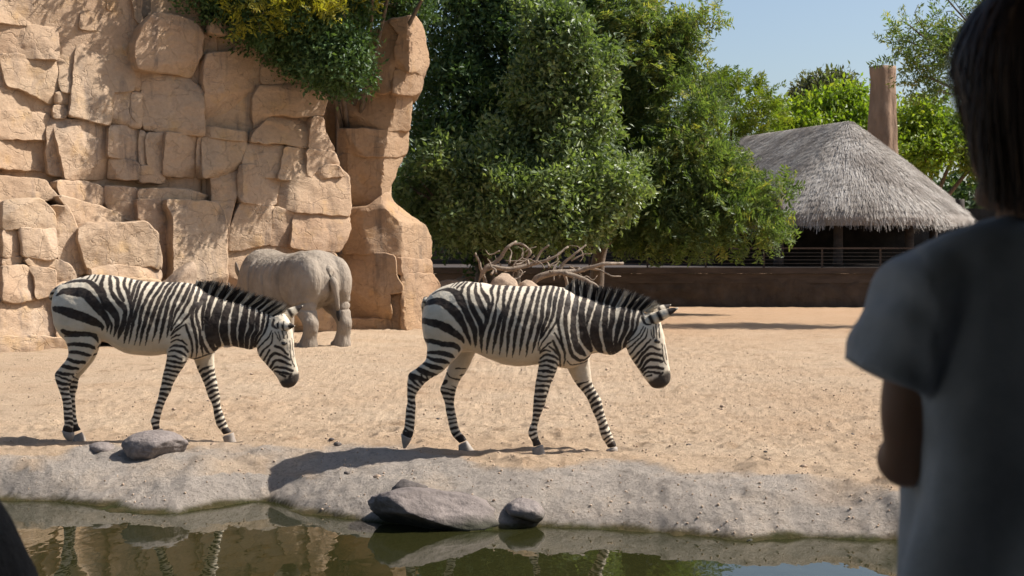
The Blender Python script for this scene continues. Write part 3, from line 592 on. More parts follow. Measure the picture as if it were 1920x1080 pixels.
ST_R += [K(*R4, s) for s in [[(285, 105, 12), (400, 105, 20), (500, 125, 25), (545, 150, 8)], [(285, 135, 8), (360, 170, 20), (440, 185, 22), (500, 200, 8)], [(255, 200, 12), (330, 225, 22), (400, 245, 20), (445, 252, 8)], [(205, 245, 18), (270, 285, 28), (330, 300, 22), (385, 305, 8)], [(130, 305, 22), (200, 330, 26), (270, 350, 16), (320, 360, 8)]]]
ST_RF = [K(*R4, s) for s in [[(560, 252, 6), (655, 250, 6)], [(480, 290, 8), (520, 335, 8), (610, 360, 10)], [(600, 315, 6), (640, 305, 6)], [(440, 380, 24), (470, 370, 20)]]]
Z_R = dict(D=11.2, torso=[(792, 592, 612, .05), (797, 570, 640, .15), (808, 551, 655, .20), (830, 538, 665, .235), (860, 529, 660, .245), (890, 528.5, 660, .25), (930, 534, 678, .268), (970, 537, 686, .275), (1010, 535.5, 682, .25), (1040, 536, 686, .215), (1065, 542, 690, .185), (1088, 556, 683, .135), (1102, 572, 672, .085), (1109, 600, 662, .04)],
 neck=[(1030, 550, 670, .15), (1060, 543, 680, .165), (1078, 548, 676, .158), (1095, 555, 667, .142), (1121, 563, 662, .112), (1148, 570, 667, .09), (1172, 575, 652, .08), (1195, 579, 640, .075), (1208, 583, 630, .06)],
 head=[((1188, 600), (1228, 583), .062), ((1174, 635), (1239, 606), .094), ((1176, 656), (1245, 632), .088), ((1188, 679), (1250, 660), .068), ((1203, 701), (1254, 683), .056), ((1213, 715), (1257, 701), .058), ((1224, 727), (1256, 715), .048), ((1236, 729), (1248, 725), .02)],
 legs=dict(
  NH=(-.13, [((797, 600), (882, 612), .10), ((799, 640), (870, 650), .10), ((801, 665), (857, 668), .085), ((796, 679), (845, 681), .07), ((781, 691), (827, 697), .055), ((767, 700), (803, 713), .045), ((764, 714), (789, 725), .04), ((764, 735), (779, 740), .034), ((763, 760), (779, 765), .032), ((760.5, 783), (778, 785), .036), ((759, 800), (777.5, 800), .04), ((756, 808), (774, 815), .036), ((755, 815), (771, 821), .036)], 703, [((752, 813), (772, 822), .043), ((753, 826), (768, 830), .043), ((756, 840), (761, 840), .03)]),
  FH=(.13, [((835, 640), (900, 635), .10), ((842, 678), (890, 662), .085), ((837, 699), (880.6, 681), .065), ((828, 721), (866, 707), .05), ((825, 731), (860, 720), .043), ((828, 741), (855, 734), .04), ((833, 755), (852.5, 754), .034), ((835, 770), (854, 770), .032), ((840, 791), (858, 790), .034), ((845, 812), (863.5, 808), .038), ((853, 824), (872, 818), .035), ((861, 832), (876, 825), .036)], 716, [((859.5, 835), (876, 826), .043), ((859.5, 841), (883, 836), .047), ((860, 845), (890, 845), .05)]),
  NF=(-.13, [((1008, 610), (1068, 610), .08), ((1008, 650), (1056, 655), .085), ((1010.5, 680), (1046, 686), .07), ((1008, 696), (1041, 698), .06), ((1004, 719), (1034, 716), .05), ((1001, 742), (1026, 741), .045), ((1000, 758), (1021.5, 759), .042), ((999, 773), (1015, 774), .034), ((997, 789), (1010.5, 790), .032), ((992, 803), (1008, 802), .034), ((990.6, 813), (1008.5, 812), .037), ((997, 827), (1011.6, 824), .034), ((999, 838), (1016, 833), .036)], 692, [((998, 841), (1018, 834), .044), ((998, 848), (1021, 846), .047), ((999, 853), (1024, 855), .05)]),
  FF=(.13, [((1058, 640), (1108, 640), .08), ((1061, 680), (1106, 680), .075), ((1071, 703), (1108, 700), .06), ((1082, 721), (1112, 718), .052), ((1094, 738), (1120.5, 736), .046), ((1104, 755), (1128, 751), .043), ((1110, 769), (1130, 765), .038), ((1118, 784), (1134, 783), .032), ((1123.6, 801), (1141, 800), .033), ((1127.7, 819), (1147, 816), .038), ((1137, 833), (1153, 829), .034), ((1139, 840), (1156, 836), .036)], 706, [((1136, 844), (1157.5, 838), .044), ((1138, 850), (1159, 850), .047), ((1141, 855), (1160.5, 860), .05)])),
 mane=[(1060, 541), (1080, 550), (1097, 556), (1121, 564), (1147, 570), (1172, 574), (1202, 578), (1220, 584)], mane_top=[(1062, 537), (1080, 519), (1100, 524), (1120, 532), (1161, 537), (1194, 546), (1223, 556), (1242, 572)],
 ear=[((1208, 606), 'base'), ((1272, 577), 'tip')], eye=(1231, 639.5), muzzle=[(1222, 722, 9), (1236, 718, 13), (1250, 712, 11), (1256, 700, 5)], strokes=ST_R, far_strokes=ST_RF, tail=[(800, 560, 0), (796, 575, .05), (800, 605, .2), (806, 650, .24), (808, 700, .24)])
L1 = (90, 505, 6.75); L2 = (230, 515, 6.544); L3 = (370, 510, 4.8); L4 = (90, 630, 5.143); L5 = (270, 640, 5.4)
ST_L = [K(*L1, s) for s in [
 [(105, 335, 8), (200, 280, 38), (330, 285, 55), (450, 300, 62), (540, 380, 65), (620, 470, 62), (690, 560, 52), (745, 640, 38), (755, 720, 22), (745, 790, 5)], [(85, 500, 36), (200, 525, 55), (350, 575, 65), (480, 620, 60), (600, 670, 50), (680, 720, 28), (685, 775, 8)],
 [(175, 775, 22), (250, 805, 32), (400, 820, 33), (540, 825, 32), (610, 855, 28), (635, 930, 6)], [(240, 955, 18), (350, 950, 26), (470, 955, 28), (560, 985, 26), (600, 1010, 8)], [(250, 1050, 18), (350, 1045, 20), (450, 1070, 22), (520, 1085, 8)],
 [(185, 192, 6), (300, 155, 14), (430, 145, 20), (530, 160, 28), (600, 220, 38), (680, 330, 46), (740, 440, 60), (830, 540, 55), (870, 630, 40), (865, 740, 30), (835, 850, 8)], [(775, 640, 14), (805, 720, 18), (785, 820, 6)],
 [(425, 110, 6), (490, 70, 6)], [(490, 120, 8), (550, 60, 8)], [(550, 130, 12), (610, 55, 10)], [(600, 150, 14), (645, 60, 14)], [(715, 60, 18), (680, 160, 26), (680, 240, 32), (720, 330, 30)],
 [(790, 70, 16), (785, 180, 26), (800, 270, 28), (850, 360, 30), (900, 420, 35), (960, 480, 35), (975, 560, 30), (960, 660, 35), (920, 780, 32), (885, 890, 5)], [(835, 90, 10), (880, 130, 22), (880, 220, 24), (920, 330, 30), (960, 400, 20)],
 [(980, 90, 16), (960, 200, 24), (1000, 280, 22), (1030, 380, 25), (1050, 480, 25), (1050, 580, 28), (1020, 680, 30), (990, 800, 28), (960, 940, 5)], [(1065, 110, 20), (1030, 230, 16), (1030, 330, 12)], [(1150, 120, 20), (1090, 240, 22), (1060, 350, 22), (1050, 440, 20)]]]
ST_L += [K(*L2, hw(s, (16, 21, 24, 26, 25, 19, 4))) for s in [
 [(345, 60), (260, 180), (220, 280), (190, 380), (140, 540), (110, 680), (75, 850)], [(450, 65), (350, 200), (290, 310), (240, 420), (215, 540), (190, 680), (145, 860)], [(525, 65), (420, 220), (350, 340), (310, 470), (270, 600), (235, 740), (212, 870)],
 [(610, 65), (500, 200), (440, 330), (390, 450), (350, 570), (310, 700), (278, 870)], [(665, 65), (560, 210), (500, 340), (455, 460), (420, 590), (400, 700), (360, 815)], [(715, 60), (620, 220), (560, 340), (530, 460), (495, 600), (470, 720), (442, 835)],
 [(790, 65), (700, 220), (640, 340), (600, 460), (580, 570), (560, 680), (540, 770)]]]
ST_L += [K(*L2, s) for s in [
 [(245, 60, 16), (190, 170, 22), (165, 270, 22), (130, 380, 20), (105, 480, 22), (75, 600, 24), (45, 720, 20), (20, 810, 5)], [(855, 70, 14), (780, 230, 26), (720, 350, 24), (660, 450, 20), (620, 560, 15), (590, 690, 8)], [(900, 80, 14), (840, 240, 26), (790, 360, 22), (720, 480, 16), (650, 580, 12), (595, 690, 8)], [(955, 110, 14), (910, 260, 24), (870, 370, 20), (820, 470, 18), (730, 580, 13), (640, 670, 10), (590, 750, 8)],
 [(920, 350, 18), (860, 430, 25), (850, 560, 24), (880, 680, 22), (910, 800, 20), (910, 920, 14), (900, 1010, 6)], [(770, 610, 15), (810, 720, 18), (845, 820, 16), (855, 920, 14), (840, 1020, 6)], [(1010, 170, 10), (960, 330, 22), (920, 420, 24), (900, 500, 20), (930, 620, 22), (950, 720, 18), (960, 850, 18), (985, 990, 8)],
 [(1040, 190, 25), (1005, 330, 26), (985, 450, 22), (978, 560, 20), (980, 680, 14)], [(1130, 210, 25), (1070, 370, 35), (1040, 490, 35), (1030, 600, 35), (1040, 720, 35), (1080, 820, 40), (1120, 920, 25), (1178, 880, 10)], [(975, 760, 10), (990, 850, 18), (1030, 930, 20), (1070, 970, 8)],
 [(590, 745, 8), (680, 670, 13), (750, 620, 11)], [(590, 790, 8), (650, 745, 11), (700, 740, 10)], [(590, 830, 8), (650, 800, 12), (720, 810, 14), (790, 860, 13)], [(580, 900, 8), (640, 870, 16), (740, 880, 18), (800, 940, 13)], [(560, 945, 8), (640, 930, 16), (730, 960, 18), (780, 1000, 10)], [(550, 1000, 10), (640, 1000, 15), (720, 1040, 14)], [(540, 1060, 12), (640, 1060, 14), (700, 1090, 8)], [(830, 1050, 6), (980, 1000, 9), (1150, 950, 7)]]]
ST_L += [K(*L3, s) for s in [
 [(230, 190, 20), (180, 350, 40), (150, 450, 44), (150, 550, 47), (190, 650, 28)], [(310, 220, 20), (265, 350, 36), (240, 450, 36), (240, 550, 39), (270, 655, 30)], [(370, 240, 18), (345, 360, 32), (330, 460, 31), (325, 560, 29), (345, 675, 24)], [(450, 270, 18), (425, 400, 33), (405, 500, 33), (395, 600, 29), (400, 690, 20)],
 [(510, 290, 16), (490, 420, 28), (485, 500, 25), (450, 590, 23), (440, 705, 18)], [(565, 320, 14), (540, 430, 23), (535, 520, 21), (500, 590, 19), (480, 700, 14)], [(605, 340, 10), (595, 440, 17), (575, 530, 15), (535, 590, 13), (510, 665, 12)], [(650, 360, 8), (630, 470, 13), (600, 550, 10), (550, 620, 9), (520, 670, 9)], [(690, 430, 10), (680, 480, 14), (720, 510, 8)],
 [(670, 530, 6), (640, 590, 8), (560, 670, 9), (538, 715, 9)], [(680, 550, 6), (665, 640, 9), (600, 700, 10), (560, 765, 9)], [(650, 705, 9), (598, 795, 10)], [(815, 745, 10), (760, 690, 13), (700, 668, 13)], [(830, 790, 12), (740, 740, 14), (680, 740, 14), (640, 800, 13), (628, 835, 10)], [(840, 840, 12), (760, 805, 14), (700, 800, 13), (658, 862, 12)],
 [(855, 890, 14), (760, 860, 13), (700, 860, 11), (672, 885, 8)], [(840, 920, 14), (760, 905, 13), (700, 895, 10)], [(790, 940, 12), (740, 920, 8)], [(850, 915, 8), (830, 945, 12)], [(700, 540, 5), (740, 620, 6)], [(730, 540, 5), (750, 610, 6)], [(765, 530, 6), (780, 600, 6)], [(800, 540, 5), (810, 600, 6)], [(770, 640, 14), (800, 645, 12)],
 [(830, 620, 5), (840, 760, 5), (870, 850, 6)], [(850, 600, 4), (870, 760, 5)]]]
ST_L += [K(*L4, s) for s in [[(165, 0, 8), (300, 5, 8)], [(185, 155, 12), (280, 160, 18), (380, 185, 16), (415, 190, 6)], [(170, 215, 16), (260, 245, 20), (350, 255, 16)], [(120, 285, 20), (200, 305, 22), (290, 315, 12)], [(65, 345, 18), (140, 365, 18), (240, 370, 10)]]]
Z_L = dict(D=11.99, torso=[(103, 572, 590, .05), (108, 548, 605, .15), (118, 534, 630, .20), (140, 525, 645, .235), (173, 515.5, 642, .245), (200, 516, 640, .25), (235, 521, 660, .268), (275, 527, 667, .275), (315, 529, 664, .25), (345, 528.5, 670, .215), (370, 534, 676, .185), (392, 552, 667, .135), (405, 570, 659, .085), (412, 590, 650, .04)],
 neck=[(335, 545, 660, .15), (365, 531, 668, .165), (380, 540, 665, .158), (397, 551, 660, .142), (422, 560, 648, .112), (450, 567, 651, .095), (470, 572, 655, .085), (490, 580, 645, .08), (512, 588, 636, .06)],
 head=[((494, 602), (532, 586), .062), ((483, 640), (547, 609), .094), ((484, 662), (551, 637), .088), ((495, 679), (553, 660), .068), ((508, 694), (557, 682), .056), ((521, 711), (561, 702), .058), ((529, 725), (560, 714), .048), ((541, 728), (552, 724), .02)],
 legs=dict(
  NH=(-.13, [((105, 590), (188, 605), .10), ((120, 630), (192, 630), .10), ((127, 651), (181, 655), .085), ((126, 669), (172, 671), .07), ((113, 686), (157, 690), .055), ((102.5, 700), (142, 706), .045), ((105.5, 714), (133, 721), .042), ((111, 731), (130, 733), .036), ((117.5, 752), (134, 752), .032), ((120, 774), (136, 774), .033), ((122, 793), (137, 793), .037), ((119, 801), (137, 805), .036), ((117.5, 807), (138, 811), .037)], 702, [((116.5, 807), (139, 812), .042), ((120, 818), (139, 819), .043), ((127, 826), (135, 826.5), .034)]),
  FH=(.13, [((130, 640), (190, 640), .10), ((134, 670), (178, 672), .075), ((130, 692), (163, 692), .055), ((124, 714), (150, 708), .043), ((124, 729), (146, 723), .04), ((126, 744), (141.5, 741), .034), ((127, 766), (142.5, 766), .032), ((128, 786), (144, 785), .034), ((131, 801), (147, 798), .037), ((136, 811), (152, 806), .036)], 700, [((136, 818), (153.5, 810), .043), ((136, 822), (158, 818), .046), ((137, 827), (161.5, 827), .05)]),
  NF=(-.13, [((310, 600), (370, 600), .08), ((311, 635), (362, 640), .085), ((313.5, 662), (354.5, 667), .07), ((311.5, 679), (348.5, 680), .06), ((307, 697), (339, 696), .05), ((302, 718), (327, 718), .045), ((298, 734), (319, 736), .042), ((296, 747), (312.5, 748), .036), ((291, 762), (306, 763), .032), ((287, 777), (302.5, 777), .034), ((282, 789), (300.5, 788), .037), ((285.5, 801), (300, 800), .034), ((287, 807), (303, 804), .036)], 672, [((285, 808), (304, 804), .043), ((285, 813), (307, 812), .047), ((286, 818), (309, 819), .05)]),
  FF=(.13, [((360, 630), (408, 630), .08), ((361, 667), (402, 664), .075), ((368, 687), (402.5, 682), .06), ((376.5, 705), (404, 702), .052), ((384, 722), (408, 721), .046), ((390, 742), (412, 741), .043), ((397, 757), (413.5, 757), .036), ((400.5, 773), (417, 771), .032), ((406, 796), (424.5, 791), .037), ((414, 807), (428.5, 802), .034), ((419, 815), (436, 809), .036)], 678, [((417.5, 819), (438, 811), .044), ((419, 824), (440.5, 822), .047), ((421, 829), (443.5, 830), .05)])),
 mane=[(368, 530), (385, 543), (397, 551), (422, 560), (443, 566), (464, 570), (485, 578), (505, 586), (520, 592)], mane_top=[(370, 526), (380, 527), (405, 524), (439, 533), (474, 547), (505, 554), (528, 562), (540, 568), (544, 580)],
 ear=[((514, 612), 'base'), ((553, 611), 'tip')], eye=(532.5, 644.5), muzzle=[(528, 722, 9), (542, 718, 13), (554, 712, 11), (561, 702, 5)], strokes=ST_L, far_strokes=[], tail=[(120, 536, 0), (104, 546, .02), (97, 558, .06), (106, 575, .2), (128, 630, .26), (142, 680, .26)])
def stroke_field(U, strokes):
    """signed distance (px) to the union of tapered strokes; negative = inside a dark stripe"""
    best = np.full(len(U), 1e3)
    for s in strokes:
        s = np.array(s, float); lo = s[:, :2].min(0) - 14; hi = s[:, :2].max(0) + 14
        ix = np.where((U[:, 0] > lo[0]) & (U[:, 0] < hi[0]) & (U[:, 1] > lo[1]) & (U[:, 1] < hi[1]))[0]
        if not len(ix): continue
        # smooth the traced polyline
        P = np.vstack([2 * s[0] - s[1], s, 2 * s[-1] - s[-2]]); Q = []
        for i in range(1, len(P) - 2):
            for t in (0, 0.25, 0.5, 0.75):
                Q.append(0.5 * (2 * P[i] + (-P[i - 1] + P[i + 1]) * t + (2 * P[i - 1] - 5 * P[i] + 4 * P[i + 1] - P[i + 2]) * t * t + (-P[i - 1] + 3 * P[i] - 3 * P[i + 1] + P[i + 2]) * t ** 3))
        Q.append(s[-1]); Q = np.array(Q); X = U[ix]
        for a, b in zip(Q[:-1], Q[1:]):
            d = b - a; L = d[0] ** 2 + d[1] ** 2 + 1e-9
            t = np.clip(((X[:, 0] - a[0]) * d[0] + (X[:, 1] - a[1]) * d[1]) / L, 0, 1)
            r = np.hypot(X[:, 0] - a[0] - t * d[0], X[:, 1] - a[1] - t * d[1]) - (a[2] + t * d[2])
            best[ix] = np.minimum(best[ix], r)
    return best
def pair_sec(A, B, w, D, y):
    a = np.array(W(A[0], A[1], D + y)); b = np.array(W(B[0], B[1], D + y)); return ((a + b) / 2, (a - b) / 2, np.array([0, w, 0.0]))
def build_zebra(Z, label, seed):
    D = Z['D']; foot = [np.array(W(*np.mean(np.array(l[3][-1][:2]), 0), D + l[0])) for l in Z['legs'].values()]
    base = np.mean(foot, 0); root = empty('zebra', tuple(base), label, 'zebra', 'zebras walking along the pond')
    geo = [loft_geo([pair_sec((u, a), (u, b), w, D, 0) for u, a, b, w in Z['torso']], 36, 5, 2.25)]
    geo.append(loft_geo([pair_sec((u, a), (u, b), w, D, 0) for u, a, b, w in Z['neck']], 28, 5, 2.1))
    geo.append(loft_geo([pair_sec(a, b, w, D, -0.015 * (i / 7.0)) for i, (a, b, w) in enumerate(Z['head'])], 24, 5, 2.3))
    for y, secs, vs, hf in Z['legs'].values():
        n = len(secs); L = []
        for i, (a, b, w) in enumerate(secs):
            yy = y * (0.75 + 0.25 * min(1, i / 3)) ; L.append(pair_sec(a, b, w * 0.92, D, yy))
        geo.append(loft_geo(L, 20, 4, 2.2))
    V, fs = join_geo(geo); me = voxel(V, fs, 0.0055, 12, 0.6)
    V = get_co(me); N = get_no(me)
    # faint muscle and rib relief
    m = 0.010 * fbm(V * 4.5 + seed, 3, seed) + 0.004 * fbm(V * 14, 2, seed + 5); V = V + N * m[:, None]
    near = V[:, 1] <= D + 0.0; Y = np.where(near, V[:, 1], 2 * D - V[:, 1])
    U = np.stack([960 + F * V[:, 0] / V[:, 1], HV + F * (HC - V[:, 2]) / V[:, 1]], -1)
    Um = np.stack([960 + F * V[:, 0] / Y, HV + F * (HC - V[:, 2]) / Y], -1)
    wob = 1.0 * np.stack([fbm(V * 16 + seed, 2, 3), fbm(V * 16 + seed + 9, 2, 4)], -1) + 0.7 * np.stack([vnoise(V * 60, 5), vnoise(V * 60 + 5, 6)], -1)
    sd = stroke_field(Um + wob, Z['strokes'])
    if Z['far_strokes']:
        s2 = stroke_field(U + wob, Z['far_strokes'])
    # legs: rings along each leg
    top_y = {}; best = np.full(len(V), 1e9); ringv = np.full(len(V), 1e3); isleg = np.zeros(len(V), bool); farleg = np.zeros(len(V), bool)
    for key, (y, secs, vs, hf) in Z['legs'].items():
        cp = np.array([(np.array(a) + np.array(b)) / 2 for a, b, w in secs]); ds = np.array([0] + list(np.cumsum(np.linalg.norm(np.diff(cp, axis=0), axis=1))))
        cand = (V[:, 1] < D) if y < 0 else (V[:, 1] >= D)
        ix = np.where(cand & (U[:, 1] > vs - 25))[0]; X = U[ix]
        bd = np.full(len(ix), 1e9); bs = np.zeros(len(ix)); side = np.zeros(len(ix))
        for k in range(len(cp) - 1):
            a, b = cp[k], cp[k + 1]; d = b - a; L = d @ d + 1e-9; t = np.clip(((X - a) @ d) / L, 0, 1); q = a + t[:, None] * d; r = np.hypot(*(X - q).T)
            up = r < bd; bd[up] = r[up]; bs[up] = (ds[k] + t * math.sqrt(L))[up]; side[up] = ((X - q) @ np.array([-d[1], d[0]]) / math.sqrt(L))[up]
        use = bd < 34
        lam = np.where(X[:, 1] < vs + 60, 10.2, 8.3) if 'F' == key[1] else np.where(X[:, 1] < vs + 30, 9.5, 8.8)
        s0 = bs + 0.16 * side * (1 if key in ('NH', 'FH') else -1) + 3.0 * fbm(V[ix] * 13 + seed, 2, 12) + 1.0 * vnoise(V[ix] * 50, 3)
        w0 = 0.30 * lam; ph = np.abs(((s0 / 9.3) % 1.0) - 0.5) * 9.3
        width = 2.7 + 0.7 * fbm(V[ix] * 9, 2, 5) - 1.5 * (1 - sstep(vs - 4, vs + 14, X[:, 1]))
        sr = ph - width
        past = ds[-2] - 1.0; sr = np.minimum(sr, past - bs + 2.0 * vnoise(V[ix] * 40, 7))          # dark pastern
        if key[0] == 'F':        # inner side of the far leg stays pale higher up
            hi_ = sstep(vs + 18, vs - 4, X[:, 1]); sr = sr + 4 * hi_
            farleg[ix[use]] = True
        ok = use & (X[:, 1] > vs - 2)
        ringv[ix[ok]] = sr[ok]; isleg[ix[ok]] = True
    farside = (~near) & (U[:, 1] > Z['torso'][7][2] + 2) & ~isleg      # inner thighs of the far legs: pale
    sdl = np.where(isleg, np.minimum(ringv, np.where(near, sd, 1e3)), np.where(farside, 6.0, sd))
    if Z['far_strokes']: sdl = np.where(~near & (U[:, 1] > 684) & (U[:, 0] < 920), np.minimum(sdl, s2), sdl)
    # belly underside and inner surfaces pale
    inner = ((V[:, 1] > D - 0.10) & (V[:, 1] < D + 0.10)) & (N[:, 2] < -0.55) & (U[:, 0] < Z['torso'][9][0]); sdl = np.where(inner, np.maximum(sdl, 3), sdl)
    k = 1 - sstep(-0.7, 0.7, sdl); k = k * np.clip(0.99 + 0.06 * fbm(V * 30, 2, 41), 0.94, 1)
    mz = stroke_field(Um + 3.0 * wob, [Z['muzzle']]); k = np.maximum(k, 0.95 * (1 - sstep(-4.5, 3.5, mz))); attr(me, 'stripe', k)
    dust_bounce = np.clip(0.25 + 0.5 * fbm(V * 5, 3, 31), 0, 1) * 0.5 + 0.45 * sstep(-0.2, -0.9, N[:, 2]); attr(me, 'dust_bounce', np.clip(dust_bounce, 0, 0.8))  # random dust, plus warm ground bounce painted onto downward-facing surfaces
    set_co(me, rel(V, root)); me.materials.clear(); me.materials.append(M['coat']); me.name = 'body'
    obj('body', me, root)
    for y, secs, vs, hf in Z['legs'].values():
        L = [pair_sec(a, b, w * 0.95, D, y) for a, b, w in hf]
        V2, f2 = loft_geo(L, 20, 4, 2.4); obj('hoof', mesh_np('hoof', rel(V2, root), f2, M['hoof']), root)
    # mane of stiff upright strands with striped roots and dark tips
    r = np.random.default_rng(seed); bp = np.array(Z['mane'], float); tp = np.array(Z['mane_top'], float); n = 3400
    def along(P, t):
        d = np.r_[0, np.cumsum(np.linalg.norm(np.diff(P, axis=0), axis=1))]; d /= d[-1]; return np.stack([np.interp(t, d, P[:, 0]), np.interp(t, d, P[:, 1])], -1)
    t = r.random(n); B = along(bp, t); T = along(tp, np.clip(t + r.normal(0, 0.012, n), 0, 1)); yb = r.normal(0, 0.017, n).clip(-.04, .04)
    ln = r.uniform(0.55, 1.0, n) ; mid = B + (T - B) * 0.55 * ln[:, None] + r.normal(0, 0.8, (n, 2)); tip = B + (T - B) * ln[:, None] + r.normal(0, 1.6, (n, 2)); B = B + (B - T) / np.linalg.norm(B - T, axis=1)[:, None] * 5
    b3 = Wn(B[:, 0], B[:, 1], D + yb); m3 = Wn(mid[:, 0], mid[:, 1], D + yb * 1.1 + r.normal(0, .004, n)); t3 = Wn(tip[:, 0], tip[:, 1], D + yb * 1.2 + r.normal(0, .012, n))
    th = r.uniform(0, math.pi, n); wd = np.stack([np.cos(th), np.sin(th), 0 * th], -1) * r.uniform(0.003, 0.0055, n)[:, None]
    MV = np.stack([b3 - wd, b3 + wd, m3 - wd * 0.8, m3 + wd * 0.8, t3], 1).reshape(-1, 3); o5 = np.arange(n) * 5
    tr = np.concatenate([np.stack([o5, o5 + 1, o5 + 3], -1), np.stack([o5, o5 + 3, o5 + 2], -1), np.stack([o5 + 2, o5 + 3, o5 + 4], -1)])
    mm = mesh_np('mane', rel(MV, root), tr, M['mane']); root_k = 1 - sstep(-0.8, 0.8, stroke_field(along(bp, t) + np.array([-1.5, 9.0]), Z['strokes']))
    kk = np.stack([root_k, root_k, root_k, root_k, np.maximum(root_k, 0.55)], -1).ravel(); attr(mm, 'stripe', kk); obj('mane', mm, root, kind='stuff')
    # ears
    (eb, _), (et, _) = Z['ear']; eb = np.array(eb, float); et = np.array(et, float)
    def ear(eb, et, yb, yt, w, name='ear'):
        ax = et - eb; nn = np.array([-ax[1], ax[0]]) / np.linalg.norm(ax); S_ = []
        for q, ww in ((0, .45), (.12, .8), (.35, 1.0), (.6, .85), (.82, .5), (1, .06)):
            c = eb + ax * q; y = yb + (yt - yb) * q; a = np.array(W(*(c + nn * w * ww), D + y)); b = np.array(W(*(c - nn * w * ww), D + y)); S_.append(((a + b) / 2, (a - b) / 2, np.array([0, 0.036 * ww, 0])))
        Ve, fe = loft_geo(S_, 14, 4); e = mesh_np('ear', rel(Ve, root), fe, M['coat'])
        q = np.linalg.norm(Ve - np.array(W(*et, D + yt)), axis=1); L = np.linalg.norm(np.array(W(*et, D + yt)) - np.array(W(*eb, D + yb)))
        s = q / L; kk = ((s > .05) & (s < .30)) | (np.abs(s - .55) < .05) | (np.abs(s - .80) < .04); attr(e, 'stripe', kk * 1.0); attr(e, 'dust_bounce', 0 * s); obj('ear', e, root)
    ear(eb, et, -.055, -.085, 10.5); ear(eb + np.array([8, -12]), et + (np.array([-14, -6]) if seed == 1 else np.array([15, -38])), .05, .085, 10.0)
    eu, ev = Z['eye']; Ve, fe = _ico[3]; c = np.array(W(eu, ev, D - 0.088)); obj('eye', mesh_np('eye', rel(Ve * np.array([.019, .016, .016]) + c, root), fe, M['eye']), root)
    c = np.array(W(eu, ev, D + 0.088)); obj('eye', mesh_np('eye', rel(Ve * np.array([.019, .016, .016]) + c, root), fe, M['eye']), root)
    tl = Z['tail']; Vt, ft = tube_geo([W(u, v, D + y) for u, v, y in tl], [.028, .026, .022, .018, .016, .008][:len(tl)], 10, 4); e = mesh_np('tail', rel(Vt, root), ft, M['coat']); attr(e, 'stripe', ((Vt[:, 2] * 22) % 1 < .4) * 1.0); attr(e, 'dust_bounce', 0 * Vt[:, 0] + .3); obj('tail', e, root)
    return root
build_zebra(Z_L, 'zebra with thick black neck bands and ears turned out, walking behind the grey boulder', 2)
build_zebra(Z_R, 'zebra with one hind hoof lifted, its whole shadow cast on the pond bank', 1)

